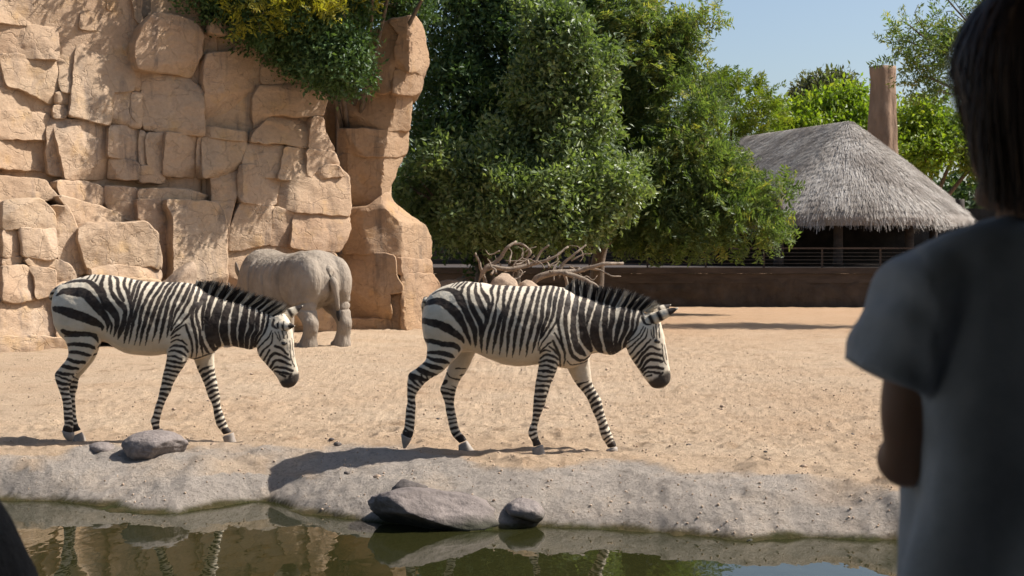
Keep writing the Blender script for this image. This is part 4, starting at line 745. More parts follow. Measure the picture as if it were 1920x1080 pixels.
# ------------------------------------------------------------------ white rhinoceros, seen from behind
def build_rhino():
    a = math.radians(37); loc = (-3.02, 23.75, 0.0)
    root = empty('rhinoceros', loc, 'large grey-brown rhinoceros seen from behind, standing at the foot of the cliff', 'rhinoceros')
    secs = [(-.02, 1.18, .92, .16), (.08, 1.36, .80, .38), (.25, 1.52, .74, .50), (.5, 1.63, .66, .54), (.8, 1.60, .60, .57), (1.2, 1.58, .50, .62), (1.65, 1.57, .48, .63), (2.05, 1.60, .50, .58), (2.4, 1.66, .58, .48), (2.7, 1.48, .60, .38), (2.95, 1.18, .52, .30), (3.2, .94, .38, .25), (3.5, .70, .22, .20), (3.75, .50, .12, .17), (3.88, .38, .14, .12)]
    G = [loft_geo([((x, 0, (t + b) / 2), (0, 0, (t - b) / 2), (0, w, 0)) for x, t, b, w in secs], 36, 5, 2.3)]
    V, f = _ico[4]
    def blob(c, r): G.append((V * np.array(r) + np.array(c), [tuple(q) for q in f]))
    def leg(pts): G.append(loft_geo([(p, (rx, 0, 0), (0, ry, 0)) for p, rx, ry in pts], 22, 5, 2.1))
    for s in (-1, 1):
        blob((.38, s * .27, 1.08), (.42, .255, .46)); blob((.44, s * .31, .84), (.34, .20, .32))
        leg([((.40, s * .31, 1.0), .34, .22), ((.36, s * .32, .72), .28, .19), ((.24, s * .32, .54), .20, .155), ((.13, s * .32, .42), .15, .135), ((.12, s * .32, .30), .125, .125), ((.17, s * .32, .18), .125, .13), ((.20, s * .32, .10), .15, .15), ((.22, s * .32, .02), .17, .165), ((.22, s * .32, -.02), .165, .16)])
        blob((2.2, s * .36, 1.0), (.36, .22, .48))
        leg([((2.2, s * .34, .9), .26, .19), ((2.2, s * .34, .6), .19, .16), ((2.2, s * .34, .38), .135, .13), ((2.2, s * .34, .18), .13, .13), ((2.24, s * .34, .06), .155, .15), ((2.24, s * .34, -.02), .16, .155)])
    blob((1.0, 0, 1.52), (.22, .13, .10))
    Vv, ff = join_geo(G); me = voxel(Vv, ff, 0.016, 9, 0.55); P = get_co(me); N = get_no(me)
    # hide folds: grooves in front of the thigh and behind the shoulder, ribs
    side = np.clip((np.abs(P[:, 1]) - .25) / .2, 0, 1)
    xf = .82 + .10 * (P[:, 2] - 1.0) ** 2 * 3 - .25 * np.clip(.75 - P[:, 2], 0, 1); d = -.035 * np.exp(-((P[:, 0] - xf) / .028) ** 2) * side * sstep(1.5, 1.3, P[:, 2])
    xs = 1.85 + .15 * (P[:, 2] - 1.1); d += -.035 * np.exp(-((P[:, 0] - xs) / .03) ** 2) * side
    d += .012 * np.sin(P[:, 0] * 34 + 2.0 * vnoise(P * 3)) * side * sstep(1.0, 1.25, P[:, 2]) * (P[:, 0] > .9) * (P[:, 0] < 1.8)
    d += -.02 * np.exp(-((P[:, 2] - (.62 + .1 * P[:, 0])) / .02) ** 2) * (P[:, 0] < .8) + .007 * fbm(P * 3, 4, 3)
    d += -.03 * np.exp(-((P[:, 2] - .78 + .25 * P[:, 0]) / .016) ** 2) * (P[:, 0] < .75) * side - .02 * np.exp(-((P[:, 0] - 1.35 - .1 * np.sin(P[:, 2] * 5)) / .018) ** 2) * side * (P[:, 2] < 1.2) + .006 * fbm(P * 14, 3, 5)
    d += -.05 * np.exp(-(P[:, 1] / .03) ** 2) * (P[:, 0] < .25) * (P[:, 2] < 1.25)
    P = P + N * d[:, None]; c, s = math.cos(math.pi / 2 + a), math.sin(math.pi / 2 + a); Rm = np.array([[c, -s, 0], [s, c, 0], [0, 0, 1]])
    set_co(me, P @ Rm.T); me.materials.clear(); me.materials.append(M['rhino']); obj('body', me, root)
    def part(name, V, f, m='rhino'): obj(name, mesh_np(name, V @ Rm.T, f, M[m]), root)
    part('tail', *tube_geo([(.26, 0, 1.34), (.06, 0, 1.27), (-.055, -.01, 1.12), (-.085, -.05, .88), (-.06, -.10, .62)], [.08, .078, .065, .048, .03], 12, 4))
    part('tail_tuft', *tube_geo([(-.06, -.10, .65), (-.055, -.11, .54), (-.05, -.12, .44)], [.03, .04, .012], 10, 4), 'darkskin')
    for s in (-1, 1):
        part('ear', *loft_geo([((2.98, s * .2, 1.12), (.05, 0, 0), (0, .03, 0)), ((2.96, s * .26, 1.24), (.075, 0, 0), (0, .03, 0)), ((2.95, s * .29, 1.36), (.05, 0, 0), (0, .02, 0)), ((2.95, s * .30, 1.42), (.01, 0, 0), (0, .008, 0))], 12, 4))
        for k, (tx, ty) in enumerate(((.36, 0), (.32, .1), (.32, -.1))):
            part('toenail', V * np.array([.03, .045, .045]) + np.array([tx, s * .32 + ty, .045]), [tuple(q) for q in f], 'hoof')
    part('horn', *tube_geo([(3.72, 0, .44), (3.86, 0, .66), (3.9, 0, .86), (3.86, 0, 1.02)], [.10, .075, .045, .01], 12, 4), 'hoof')
    part('horn', *tube_geo([(3.4, 0, .74), (3.46, 0, .9), (3.46, 0, 1.0)], [.085, .055, .012], 12, 4), 'hoof')
build_rhino()
# ------------------------------------------------------------------ trees
LEAF = dict(
    dark=mat_leaf('leaf_dark_evergreen', (0.026, 0.052, 0.018), (0.065, 0.112, 0.038), (0.105, 0.16, 0.055), 0.5, 0.25, 0.25),
    carob=mat_leaf('leaf_glossy_carob', (0.06, 0.095, 0.036), (0.15, 0.20, 0.08), (0.24, 0.28, 0.13), 0.42, 0.36, 0.4),
    fern=mat_leaf('leaf_feathery', (0.055, 0.09, 0.028), (0.14, 0.19, 0.066), (0.30, 0.275, 0.075), 0.5, 0.44),
    gold=mat_leaf('leaf_golden', (0.17, 0.18, 0.02), (0.34, 0.30, 0.035), (0.46, 0.40, 0.06), 0.5, 0.45),
    yellow=mat_leaf('leaf_yellow_green', (0.08, 0.13, 0.015), (0.15, 0.19, 0.022), (0.26, 0.24, 0.03), 0.5, 0.45),
    lime=mat_leaf('leaf_lime', (0.10, 0.17, 0.018), (0.20, 0.26, 0.025), (0.28, 0.30, 0.04), 0.5, 0.45),
    olive=mat_leaf('leaf_olive', (0.05, 0.065, 0.030), (0.09, 0.105, 0.050), (0.12, 0.12, 0.06), 0.5, 0.3))
def leaves_geo(blobs, n_cl, per, size, aspect, spread, seed, droop=0.0, pinnate=False, gapf=1.0, gapt=-0.16):
    """leaf clusters through the volume of the crown blobs (mostly near their surface)"""
    r = np.random.default_rng(seed); C = []; O = []
    wts = np.array([b[3] * b[4] * 1.0 for b in blobs]); wts /= wts.sum(); cs = np.array([W(b[0], b[1], b[2]) for b in blobs]); rs = np.array([(b[3] / F * b[2], b[5] if len(b) > 5 else 0.8 * (b[3] + b[4]) / 2 / F * b[2] + 0.2, b[4] / F * b[2]) for b in blobs])
    for i, b in enumerate(blobs):
        k = max(int(n_cl * wts[i]), 12); d = r.normal(size=(k, 3)); d /= np.linalg.norm(d, axis=1)[:, None]
        rad = np.where(r.random(k) < 0.72, r.uniform(0.78, 1.06, k), r.random(k) ** 0.5 * 0.85)
        p = cs[i] + d * rs[i] * (rad * (1 + 0.30 * vnoise(d * 2.3 + i * 7.7, seed)))[:, None]; C.append(p); O.append(d)
    C0 = C; C = np.vstack(C); O = np.vstack(O); gap = (fbm(C * gapf, 2, seed + 77) > gapt) | np.concatenate([np.full(len(a), b[3] < 45) for a, b in zip(C0, blobs)]); C = C[gap]; O = O[gap]; n = len(C)
    cv = np.clip(r.normal(0.45, 0.2, n) + 0.25 * fbm(C * 0.9, 2, seed), 0, 1)
    # spray axis for each cluster
    ax = O + r.normal(0, 0.55, (n, 3)) + np.array([0, 0, 0.15 - droop]); ax /= np.linalg.norm(ax, axis=1)[:, None]
    k = n * per; ci = np.repeat(np.arange(n), per)
    if pinnate:
        t = np.tile(np.linspace(0, 1, per), n); pos = C[ci] + ax[ci] * (t * spread * 1.9)[:, None] + np.stack([0 * t, 0 * t, -droop * (t * spread) ** 2 * 1.5], -1)
        side = np.cross(ax, r.normal(size=(n, 3))); side /= np.linalg.norm(side, axis=1)[:, None]; sg = np.where(np.arange(k) % 2, 1.0, -1.0)
        D = side[ci] * sg[:, None] + 0.5 * ax[ci] + r.normal(0, 0.25, (k, 3))
        nr = np.cross(side, ax)[ci] + r.normal(0, 0.35, (k, 3)); pos = pos + r.normal(0, 0.02, (k, 3))
    else:
        pos = C[ci] + r.normal(0, 1, (k, 3)) * spread * 0.55 + ax[ci] * (r.random(k) * spread)[:, None]
        D = 0.7 * ax[ci] + r.normal(0, 0.8, (k, 3)); nr = r.normal(0, 0.8, (k, 3)) + O[ci] * 0.55 + np.array([0, 0, 0.45])
    D /= np.linalg.norm(D, axis=1)[:, None] + 1e-9; sd = np.cross(nr, D); sd /= np.linalg.norm(sd, axis=1)[:, None] + 1e-9; up = np.cross(D, sd)
    L = (size * r.uniform(0.5, 1.45, k))[:, None]; w = L * aspect * 0.5
    V = np.stack([pos, pos + D * L * 0.45 + sd * w + up * L * 0.05, pos + D * L - up * L * 0.05, pos + D * L * 0.45 - sd * w + up * L * 0.05], 1).reshape(-1, 3)
    Fq = np.arange(k * 4).reshape(-1, 4); var = np.clip(cv[ci] + r.normal(0, 0.12, k), 0, 1)
    return V, Fq, np.repeat(var, 4)
def tree(name, label, cat, base, blobs, leaf, n_cl, per=30, size=0.09, aspect=0.55, spread=0.2, seed=1, trunk_r=0.16, droop=0, pinnate=False, group=None, limbs=None, top=None, gapt=-0.16):
    root = empty(name, base, label, cat, group); b = np.array(base, float)
    V, Fq, var = leaves_geo(blobs, n_cl, per, size, aspect, spread, seed, droop, pinnate, 1.0, gapt)
    me = mesh_np('crown', rel(V, root), Fq, LEAF[leaf], smooth=False); attr(me, 'var', var); obj('crown', me, root, kind='stuff')
    r = np.random.default_rng(seed + 50); cs = np.array([W(q[0], q[1], q[2]) for q in blobs]); zt = np.median(cs[:, 2]) if top is None else top
    fork = b + np.array([0, 0, (zt - b[2]) * 0.45]) + np.array([(cs[:, 0].mean() - b[0]) * 0.2, (cs[:, 1].mean() - b[1]) * 0.2, 0])
    obj('trunk', mesh_np('trunk', rel(tube_geo([b - [0, 0, .15], b + (fork - b) * .3 + [.05, 0, 0], b + (fork - b) * .7 - [.05, 0, 0], fork], [trunk_r * 1.35, trunk_r, trunk_r * .85, trunk_r * .7], 12, 4)[0], root), tube_geo([b - [0, 0, .15], b + (fork - b) * .3 + [.05, 0, 0], b + (fork - b) * .7 - [.05, 0, 0], fork], [trunk_r * 1.35, trunk_r, trunk_r * .85, trunk_r * .7], 12, 4)[1], M['bark']), root)
    for c, bq in zip(cs, blobs):
        if bq[3] < 34: continue
        m = (fork + c) / 2 + r.normal(0, .12, 3) + np.array([0, 0, .15]); tip = c + (c - fork) * .04
        v, f = tube_geo([fork - [0, 0, .1], m, c, tip], [trunk_r * .55, trunk_r * .36, trunk_r * .2, .012], 7, 3); obj('limb', mesh_np('limb', rel(v, root), f, M['bark']), root)
        for _ in range(3):
            t2 = c + r.normal(0, 1, 3) * 0.22 * min(1.6, np.linalg.norm(c - m)) ; v, f = tube_geo([m * .4 + c * .6, (c + t2) / 2 + r.normal(0, .05, 3), t2], [trunk_r * .16, trunk_r * .1, .008], 5, 3); obj('branch', mesh_np('branch', rel(v, root), f, M['bark']), root)
    return root
def gnd(u, d): return ((u - 960) / F * d, d, 0.0)
tree('evergreen_tree', 'tall dense dark evergreen tree rising beside the rock pillar', 'tree', gnd(905, 38.0), [(880, 40, 38, 110, 120), (826, 210, 38, 66, 120), (960, 110, 37.5, 110, 130), (900, 260, 37.2, 120, 120), (1000, 240, 37, 90, 110), (870, -70, 38, 90, 80), (960, -90, 38, 130, 90), (840, 330, 37.5, 80, 90), (1060, -20, 38, 70, 80), (900, 400, 37.5, 110, 70), (1010, 360, 37.5, 90, 80)], 'dark', 2600, 30, 0.15, 0.5, 0.26, 3, 0.28, gapt=-0.5)
tree('carob_tree', 'broad glossy light green tree spreading low over the dead branches', 'tree', gnd(960, 35.0), [(850, 335, 34, 70, 62), (940, 370, 33.6, 85, 62), (1040, 375, 33.6, 85, 68), (790, 365, 34.4, 48, 48), (870, 405, 33.8, 78, 45), (1080, 300, 34, 55, 70), (1065, 120, 34.6, 62, 90), (1095, 220, 34.4, 62, 70), (1000, 425, 33.4, 105, 34), (930, 290, 34.4, 45, 45), (1100, 400, 33.7, 50, 45), (1000, 190, 34.8, 40, 60), (1010, 50, 35, 50, 50), (1150, 350, 33.9, 50, 50), (1135, 150, 35, 45, 60)], 'carob', 3000, 32, 0.15, 0.46, 0.25, 5, 0.2)
tree('feathery_tree', 'wide feathery green tree with drooping sprays in front of the thatched hut', 'tree', gnd(1105, 39.5), [(1180, 110, 37.5, 85, 125), (1250, 220, 37, 100, 105), (1305, 290, 36.6, 75, 80), (1365, 335, 36.6, 45, 45), (1120, 330, 37.2, 60, 90), (1110, 180, 37.6, 60, 90), (1250, 335, 36.4, 120, 75), (1345, 390, 36.2, 95, 62), (1190, 395, 36.4, 90, 55), (1130, 30, 37.5, 85, 70), (1235, 70, 37.4, 55, 55), (1300, 48, 37.2, 36, 16), (1270, 100, 37.3, 42, 40), (1330, 22, 37.2, 16, 9), (1270, 436, 36.3, 120, 28), (1410, 425, 36.2, 52, 38), (1450, 345, 36.2, 26, 14), (1160, 250, 37, 60, 90)], 'fern', 7500, 26, 0.135, 0.28, 0.24, 8, 0.22, 0.35, True, gapt=-0.24)
tree('yellow_green_tree', 'yellowish green tree behind the feathery tree, left of the thatched roof', 'tree', gnd(1370, 56.5), [(1380, 190, 55, 60, 50), (1432, 218, 55, 28, 32), (1325, 175, 55, 46, 45), (1345, 245, 55, 46, 45), (1400, 260, 56, 50, 40)], 'yellow', 1000, 26, 0.17, 0.3, 0.26, 9, 0.2, 0.15, True)
tree('overhanging_shrub', 'dark green shrub hanging over the top of the cliff beside the rock pillar', 'shrub', W(560, 60, 29.6), [(560, 55, 27.5, 95, 48), (630, 105, 27.3, 60, 48), (470, 28, 27.4, 80, 30), (655, 40, 28.6, 36, 36), (385, 8, 27.2, 65, 18), (610, 128, 27.2, 52, 28), (765, 8, 32.5, 40, 34), (660, 140, 27.8, 30, 22), (570, 110, 27.8, 36, 22), (640, 60, 29.8, 32, 60), (740, 0, 32.5, 60, 40)], 'dark', 1700, 28, 0.10, 0.5, 0.2, 12, 0.09, top=6.2)
tree('golden_shrub', 'yellow-green shrub with golden twigs on top of the dark shrub over the cliff', 'shrub', W(590, 30, 29.8), [(560, 2, 26.8, 85, 26), (625, 0, 27.0, 52, 20), (480, 20, 26.6, 60, 14), (672, -22, 28.2, 40, 16), (430, 34, 27.6, 26, 8), (600, 26, 27.6, 50, 12), (520, -40, 27.2, 120, 40), (380, -70, 27, 100, 45), ], 'gold', 800, 26, 0.10, 0.32, 0.22, 13, 0.07, 0.1, True, top=7.2)
tree('cliff_top_tree', 'leafy tree on top of the cliff above the topmost blocks', 'tree', (-6.9, 26.6, 6.1), [(230, -150, 26.4, 110, 60), (330, -130, 26.8, 90, 55), (130, -190, 26, 90, 55), (60, -130, 25.2, 50, 40), (430, -130, 27, 80, 50)], 'fern', 420, 24, 0.12, 0.4, 0.26, 14, 0.12, 0.1, True)
tree('acacia_tree', 'thin feathery acacia with open see-through sprays beside the child', 'tree', gnd(2120, 31.5), [(1720, 60, 31.2, 48, 34), (1780, 110, 31.2, 60, 40), (1830, 40, 31.4, 70, 45), (1870, 130, 31.4, 60, 50), (1750, 150, 31.0, 40, 24), (1690, 100, 31, 22, 20), (1940, 60, 31.5, 80, 70), (1790, 15, 31.2, 50, 24), (2040, 20, 31.5, 90, 70), (1960, 170, 31.4, 60, 50)], 'fern', 1500, 24, 0.11, 0.28, 0.24, 15, 0.10, 0.2, True)
tree('lime_tree', 'bright lime green tree behind the peak of the thatched roof', 'tree', gnd(1560, 78.0), [(1500, 222, 76, 40, 26), (1560, 208, 76, 36, 26), (1600, 205, 76, 36, 32), (1530, 235, 75, 60, 26), (1610, 240, 75, 40, 26)], 'lime', 620, 26, 0.28, 0.5, 0.5, 16, 0.25)
tree('far_olive_tree', 'small dark olive green tree far behind the lime green tree', 'tree', gnd(1545, 120.0), [(1545, 176, 118, 44, 24), (1520, 185, 118, 24, 16), (1568, 168, 118, 24, 18)], 'olive', 260, 24, 0.45, 0.4, 0.7, 17, 0.35)
tree('green_tree', 'mid green rounded tree behind the hut, beside the mud chimney', 'tree', gnd(1730, 66.0), [(1710, 225, 66, 40, 40), (1750, 235, 65, 50, 44), (1735, 280, 64, 60, 40), (1800, 260, 65, 60, 50), (1690, 270, 66, 26, 36), (1860, 270, 65, 60, 60)], 'lime', 900, 26, 0.22, 0.5, 0.42, 18, 0.25)
tree('pepper_tree', 'loose-leaved green tree leaning over the top of the rock pillar', 'tree', gnd(655, 31.6), [(600, -75, 27.1, 80, 40), (700, -70, 27.6, 85, 45), (860, -120, 28.6, 80, 60), (760, -150, 28, 90, 50), (650, -150, 27.4, 80, 45), (560, -130, 27, 60, 40)], 'fern', 850, 24, 0.14, 0.36, 0.26, 21, 0.13, 0.25, True)
# dark wood far behind everything
V, Fq, var = leaves_geo([(u, 420 + 20 * math.sin(u), 70, 70, 85) for u in range(700, 2100, 90)], 1600, 26, 0.42, 0.6, 0.8, 19)
me = mesh_np('distant_wood', V, Fq, LEAF['dark'], smooth=False); attr(me, 'var', var); obj('distant_wood', me, kind='stuff', label='dark mass of trees far behind the hut and deck', cat='wood')

# ------------------------------------------------------------------ dead branches
dead = empty('dead_tree', (0.3, 31.4, 0), 'bleached dead tree with twisted bare branches lying on the rocks', 'dead tree')
def D_(L): return [(800 + x / 2.18, 420 + y / 2.18) for x, y in L]
for L, r0, r1, dd, nm in [
    ([(180, 320), (240, 185), (330, 185), (430, 165), (510, 140), (580, 92)], .13, .04, 31.2, 'branch'), ([(420, 330), (440, 235), (520, 200), (620, 192), (720, 165), (805, 160)], .15, .055, 30.8, 'branch'),
    ([(640, 185), (700, 186), (750, 210), (795, 214)], .05, .02, 30.8, 'branch'), ([(260, 330), (235, 220), (212, 150), (200, 120)], .09, .04, 31.8, 'trunk'), ([(240, 180), (300, 140), (330, 95), (365, 70)], .10, .05, 31.6, 'branch'),
    ([(360, 190), (420, 120), (390, 85), (350, 80)], .09, .04, 31.9, 'branch'), ([(540, 200), (560, 160), (610, 120), (650, 85)], .08, .03, 30.9, 'branch'), ([(590, 150), (640, 125), (675, 120)], .04, .018, 30.9, 'branch'),
    ([(560, 200), (640, 225), (700, 262), (740, 330)], .11, .05, 30.5, 'branch'), ([(440, 165), (470, 110), (500, 85)], .06, .03, 31.2, 'branch'), ([(560, 200), (575, 250), (600, 330)], .07, .05, 30.7, 'branch'), ([(600, 210), (620, 250), (660, 330)], .06, .04, 30.5, 'branch'),
    ([(300, 110), (260, 125), (240, 105)], .035, .015, 31.5, 'branch'), ([(440, 130), (410, 150), (320, 150)], .045, .02, 31.7, 'branch')]:
    P = D_(L); n = len(P); v, f = tube_geo([np.array(W(u, w, dd + .12 * math.sin(3 * i))) for i, (u, w) in enumerate(P)], np.linspace(r0, r1, n) * .55, 9, 5)
    v = v + 0.02 * np.stack([fbm(v * 5, 3, 1), fbm(v * 5, 3, 2), fbm(v * 5, 3, 4)], -1); obj(nm, mesh_np(nm, rel(v, dead), f, M['deadwood']), dead)

rt = np.random.default_rng(6)
for i in range(24):
    u = rt.uniform(905, 1120); v = rt.uniform(490, 530); dd = rt.uniform(30.4, 31.8); a = rt.uniform(-.2, 1.5) if i % 3 else rt.uniform(1.7, 2.9); L = rt.uniform(18, 44); P = []; w_ = 0
    for q in range(5): P.append(W(u + math.cos(a) * L * q / 4, v - math.sin(a) * L * q / 4, dd + .04 * q)); a += rt.normal(0, .28)
    v2, f2 = tube_geo(P, np.linspace(rt.uniform(.016, .035), .006, 5), 6, 3); obj('twig', mesh_np('twig', rel(v2, dead), f2, M['deadwood']), dead)

# ------------------------------------------------------------------ terrace: retaining wall, deck, railing
def part(root, name, geo, mat, smooth=False): return obj(name, mesh_np(name, rel(geo[0], root), geo[1], mat, smooth), root)
x0, x1 = -3.2, 26.0; yw = 42.0
wall = empty('retaining_wall', (8, yw, 0), 'low brown rough retaining wall at the far side of the sand, below the deck', 'wall')
nx, nz = 420, 14; gx, gz = np.meshgrid(np.linspace(x0, x1, nx), np.linspace(-.2, .82, nz)); P = np.stack([gx.ravel(), 0 * gx.ravel() + yw, gz.ravel()], -1); P[:, 1] -= .10 * np.abs(fbm(P * np.array([1.1, 1, 2]), 4, 5)) + .05 * fbm(P * 4, 3, 6); P[:, 2] += .05 * fbm(P * np.array([.8, 1, 1]), 3, 8) * (P[:, 2] > .75)
i = (np.arange(nx - 1)[None, :] + nx * np.arange(nz - 1)[:, None]).ravel(); obj('wall_face', mesh_np('wall_face', rel(P, wall), np.stack([i, i + 1, i + 1 + nx, i + nx], -1), M['plaster']), wall)
part(wall, 'wall_body', box_geo(x0, x1, yw + .12, yw + .5, -.2, .78), M['plaster'])
deck = empty('deck', (8, yw + 2, .9), 'dark timber deck with a slatted edge above the retaining wall', 'deck')
part(deck, 'deck_floor', box_geo(x0, x1, yw + .1, yw + 13, 1.08, 1.16), M['timber']); part(deck, 'edge_beam', box_geo(x0, x1, yw - .12, yw + .08, .98, 1.15), M['timber']); part(deck, 'lower_beam', box_geo(x0, x1, yw - .04, yw + .3, .70, .972), M['timber'])
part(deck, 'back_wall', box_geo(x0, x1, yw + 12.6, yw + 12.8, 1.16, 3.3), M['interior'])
rail = empty('deck_railing', (8, yw, 1.15), 'dark metal railing with thin horizontal bars along the deck edge', 'railing')
part(rail, 'top_rail', box_geo(x0, x1, yw - .03, yw + .03, 1.70, 1.75), M['timber'])
for k in range(4): part(rail, 'rail_bar', box_geo(x0, x1, yw - .008, yw + .008, 1.27 + .105 * k, 1.285 + .105 * k), M['metal'])
for k in range(17): x = x0 + .3 + 1.72 * k; part(rail, 'rail_post', box_geo(x, x + .05, yw + .012, yw + .06, 1.151, 1.698), M['timber'])

# ------------------------------------------------------------------ thatched hut
A2 = np.array([11.1, 47.0]); B2 = np.array([8.75, 53.0]); ZA, ZE, RR = 5.98, 2.72, 3.98
thatch = NT('thatch'); tv = thatch.attr('var'); thatch.color(thatch.mix(0.5, thatch.ramp(tv, [(0, (0.20, 0.17, 0.145)), (0.5, (0.40, 0.36, 0.32)), (1, (0.58, 0.54, 0.49))]), thatch.ramp(thatch.noise(1.2, 4, .6), [(.3, (.6, .56, .52)), (.7, (1, 1, 1))]), 'MULTIPLY')); M['thatch'] = thatch.m
hut = empty('thatched_hut', (11, 48, 1.16), 'open hut on the deck with a big grey thatched hip roof', 'hut')
def roof_z(r): t = np.clip(r / RR, 0, 1.2); return ZA - (ZA - ZE) * (0.86 * t + 0.14 * t * t)
per = []; n_arc = 150; ax = (B2 - A2) / np.linalg.norm(B2 - A2); nl = np.array([-ax[1], ax[0]])
for th in np.linspace(0, math.pi, n_arc): per.append((A2, -ax * math.sin(th) + nl * math.cos(th)))
for t in np.linspace(0.02, 1, 110): per.append((A2 + (B2 - A2) * t, -nl))
for th in np.linspace(0, math.pi, 60): per.append((B2, ax * math.sin(th) - nl * math.cos(th)))
for t in np.linspace(0.98, 0.02, 110): per.append((A2 + (B2 - A2) * t, nl))
rr = np.linspace(0.02, RR, 16); m = len(per); c = np.array([p[0] for p in per]); dv = np.array([p[1] for p in per])
V = np.concatenate([np.c_[c + dv * r, np.full(m, roof_z(r) - .06)] for r in rr] + [np.c_[c + dv * (RR - .1), np.full(m, ZE - .30)]]); fs = []
for i in range(len(rr)):
    for j in range(m): k = (j + 1) % m; fs.append((i * m + j, (i + 1) * m + j, (i + 1) * m + k, i * m + k))
me = mesh_np('roof', rel(V, hut), fs, M['thatch']); attr(me, 'var', np.full(len(V), .3)); roof = obj('roof', me, hut)
r_ = np.random.default_rng(4); BV = []; var = []
perL = 2 * math.pi * RR * .5 + 14
for row in range(22):
    r0 = RR * (1 - row / 22.0) + .08; n = int(4300 * (0.25 + .75 * r0 / RR)) * (2 if row < 1 else 1); pi = r_.uniform(0, m, n); i0 = pi.astype(int) % m; i1 = (i0 + 1) % m; fr = (pi % 1)[:, None]
    cc = c[i0] * (1 - fr) + c[i1] * fr; dd = dv[i0] * (1 - fr) + dv[i1] * fr; dd /= np.linalg.norm(dd, axis=1)[:, None]
    rs = r0 + r_.normal(0, .035, n) + .05 * np.sin(pi * .25 + row); L = r_.uniform(.28, .55, n); re = rs + r_.uniform(-.02, .03, n) ; rb = np.maximum(re - L, .0)
    tip = np.c_[cc + dd * re[:, None], roof_z(re) + r_.uniform(.015, .085, n)]; bse = np.c_[cc + dd * rb[:, None], roof_z(rb) - .03]
    if row < 1: tip[:, 2] -= r_.uniform(.0, .5, n) ** 1.3; tip[:, :2] -= dd * r_.uniform(.0, .12, n)[:, None]
    tg = np.c_[-dd[:, 1], dd[:, 0], 0 * re]; tip += tg * r_.normal(0, .06, n)[:, None]; w = tg * r_.uniform(.005, .011, n)[:, None]
    BV.append(np.stack([bse - w, bse + w, tip + w * .5, tip - w * .5], 1).reshape(-1, 3)); var.append(np.repeat(np.clip(r_.normal(.5, .24, n) + .55 * fbm(tip * 1.4, 3, 9), 0, 1), 4))
BV = np.vstack(BV); me = mesh_np('thatch', rel(BV, hut), np.arange(len(BV)).reshape(-1, 4), M['thatch'], smooth=False); attr(me, 'var', np.concatenate(var)); obj('thatch', me, roof, kind='stuff'); COL.objects['thatch'].location = (0, 0, 0)
for px, py in ((8.3, 44.3), (10.05, 43.9), (12.3, 44.1), (14.3, 45.4), (7.6, 47.5), (7.2, 51), (14.5, 49), (13.8, 53)):
    part(hut, 'post', tube_geo([(px, py, 1.16), (px + .02, py, 2.0), (px, py, 3.3)], [.16, .145, .14], 12, 4), M['timber'], True)
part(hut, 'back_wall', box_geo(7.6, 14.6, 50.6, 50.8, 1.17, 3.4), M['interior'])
bulb = NT('lamp_glow'); bulb.color((1, .8, .45)); bulb.b.inputs['Emission Color'].default_value = (1, .62, .22, 1); bulb.b.inputs['Emission Strength'].default_value = 6.0; M['bulb'] = bulb.m
for u, v in ((1453, 418), (1494, 420), (1452, 428)):
    l = empty('hanging_lamp', W(u, v, 45.2), 'tiny warm lit bulb hanging under the eave of the thatched hut', 'lamp', 'lamps under the hut roof'); Vb, fb = _ico[2]
    obj('bulb', mesh_np('bulb', Vb * .035, fb, M['bulb']), l); g = tube_geo([(0, 0, .03), (0, 0, .35), (0, 0, .7)], [.008, .008, .008], 6, 1); obj('cord', mesh_np('cord', g[0], g[1], M['metal']), l)

# ------------------------------------------------------------------ mud chimney
ch = [W(1650, 125, 60.0), W(1652, 262, 60.0)]; zt = ch[0][2]; th = np.linspace(0, 2 * math.pi, 48, endpoint=False); V = []; zs = np.linspace(-.1, zt, 60)
for z in zs:
    t = z / zt; R = .50 + .42 * (1 - t) ** 1.2 + .02 * math.sin(z * 2.1); a = R * (1 + .05 * np.cos(5 * th + z * .3) + .03 * np.cos(9 * th - z)); V.append(np.c_[15.55 + .1 * t + a * np.cos(th), 60 + a * np.sin(th), 0 * th + z])
top = V[-1].copy(); V.append(np.c_[15.65 + (top[:, :2] - [15.65, 60]) @ np.diag([.72, .72])[:, :1], 60 + (top[:, 1] - 60) * .72, top[:, 2] - .02]); V.append(np.c_[V[-1][:, :2], V[-1][:, 2] - .6])
V = np.vstack(V); V[:, :2] += .05 * np.stack([fbm(V * 1.6, 4, 2), fbm(V * 1.6, 4, 5)], -1); k = 48; fs = [(i * k + j, i * k + (j + 1) % k, (i + 1) * k + (j + 1) % k, (i + 1) * k + j) for i in range(61) for j in range(k)]
chim = empty('mud_chimney', (15.6, 60, 0), 'tall tapering reddish mud chimney tower behind the thatched roof', 'chimney'); obj('shaft', mesh_np('shaft', rel(V, chim), fs, M['mud']), chim)

# ------------------------------------------------------------------ viewing platform; unseen roof and walls added around the camera to shade the child
PZ = 0.60
sh = empty('added_shade_roof', (0, -2, PZ), 'unseen dark roof and walls added over the viewing platform to shade the child', 'shade_blocker')
part(sh, 'roof', box_geo(-7, 7.0, -7, 2.55, 3.05, 3.2), M['shade_blocker']); part(sh, 'back_wall', box_geo(-7, 7, -7, -6.8, PZ, 3.04), M['shade_blocker'])
part(sh, 'side_wall', box_geo(6.3, 6.45, -6.79, 1.6, PZ, 3.04), M['shade_blocker'])
for x in (-4.6, 4.6): part(sh, 'post', tube_geo([(x, 2.2, PZ), (x, 2.2, 1.8), (x, 2.2, 3.05)], [.09, .085, .08], 12, 3), M['shade_blocker'], True)
pf = box_geo(-7, 7, -7, 2.3, .0, PZ); obj('viewing_platform', mesh_np('viewing_platform', *pf, M['platform'], smooth=False), kind='structure')
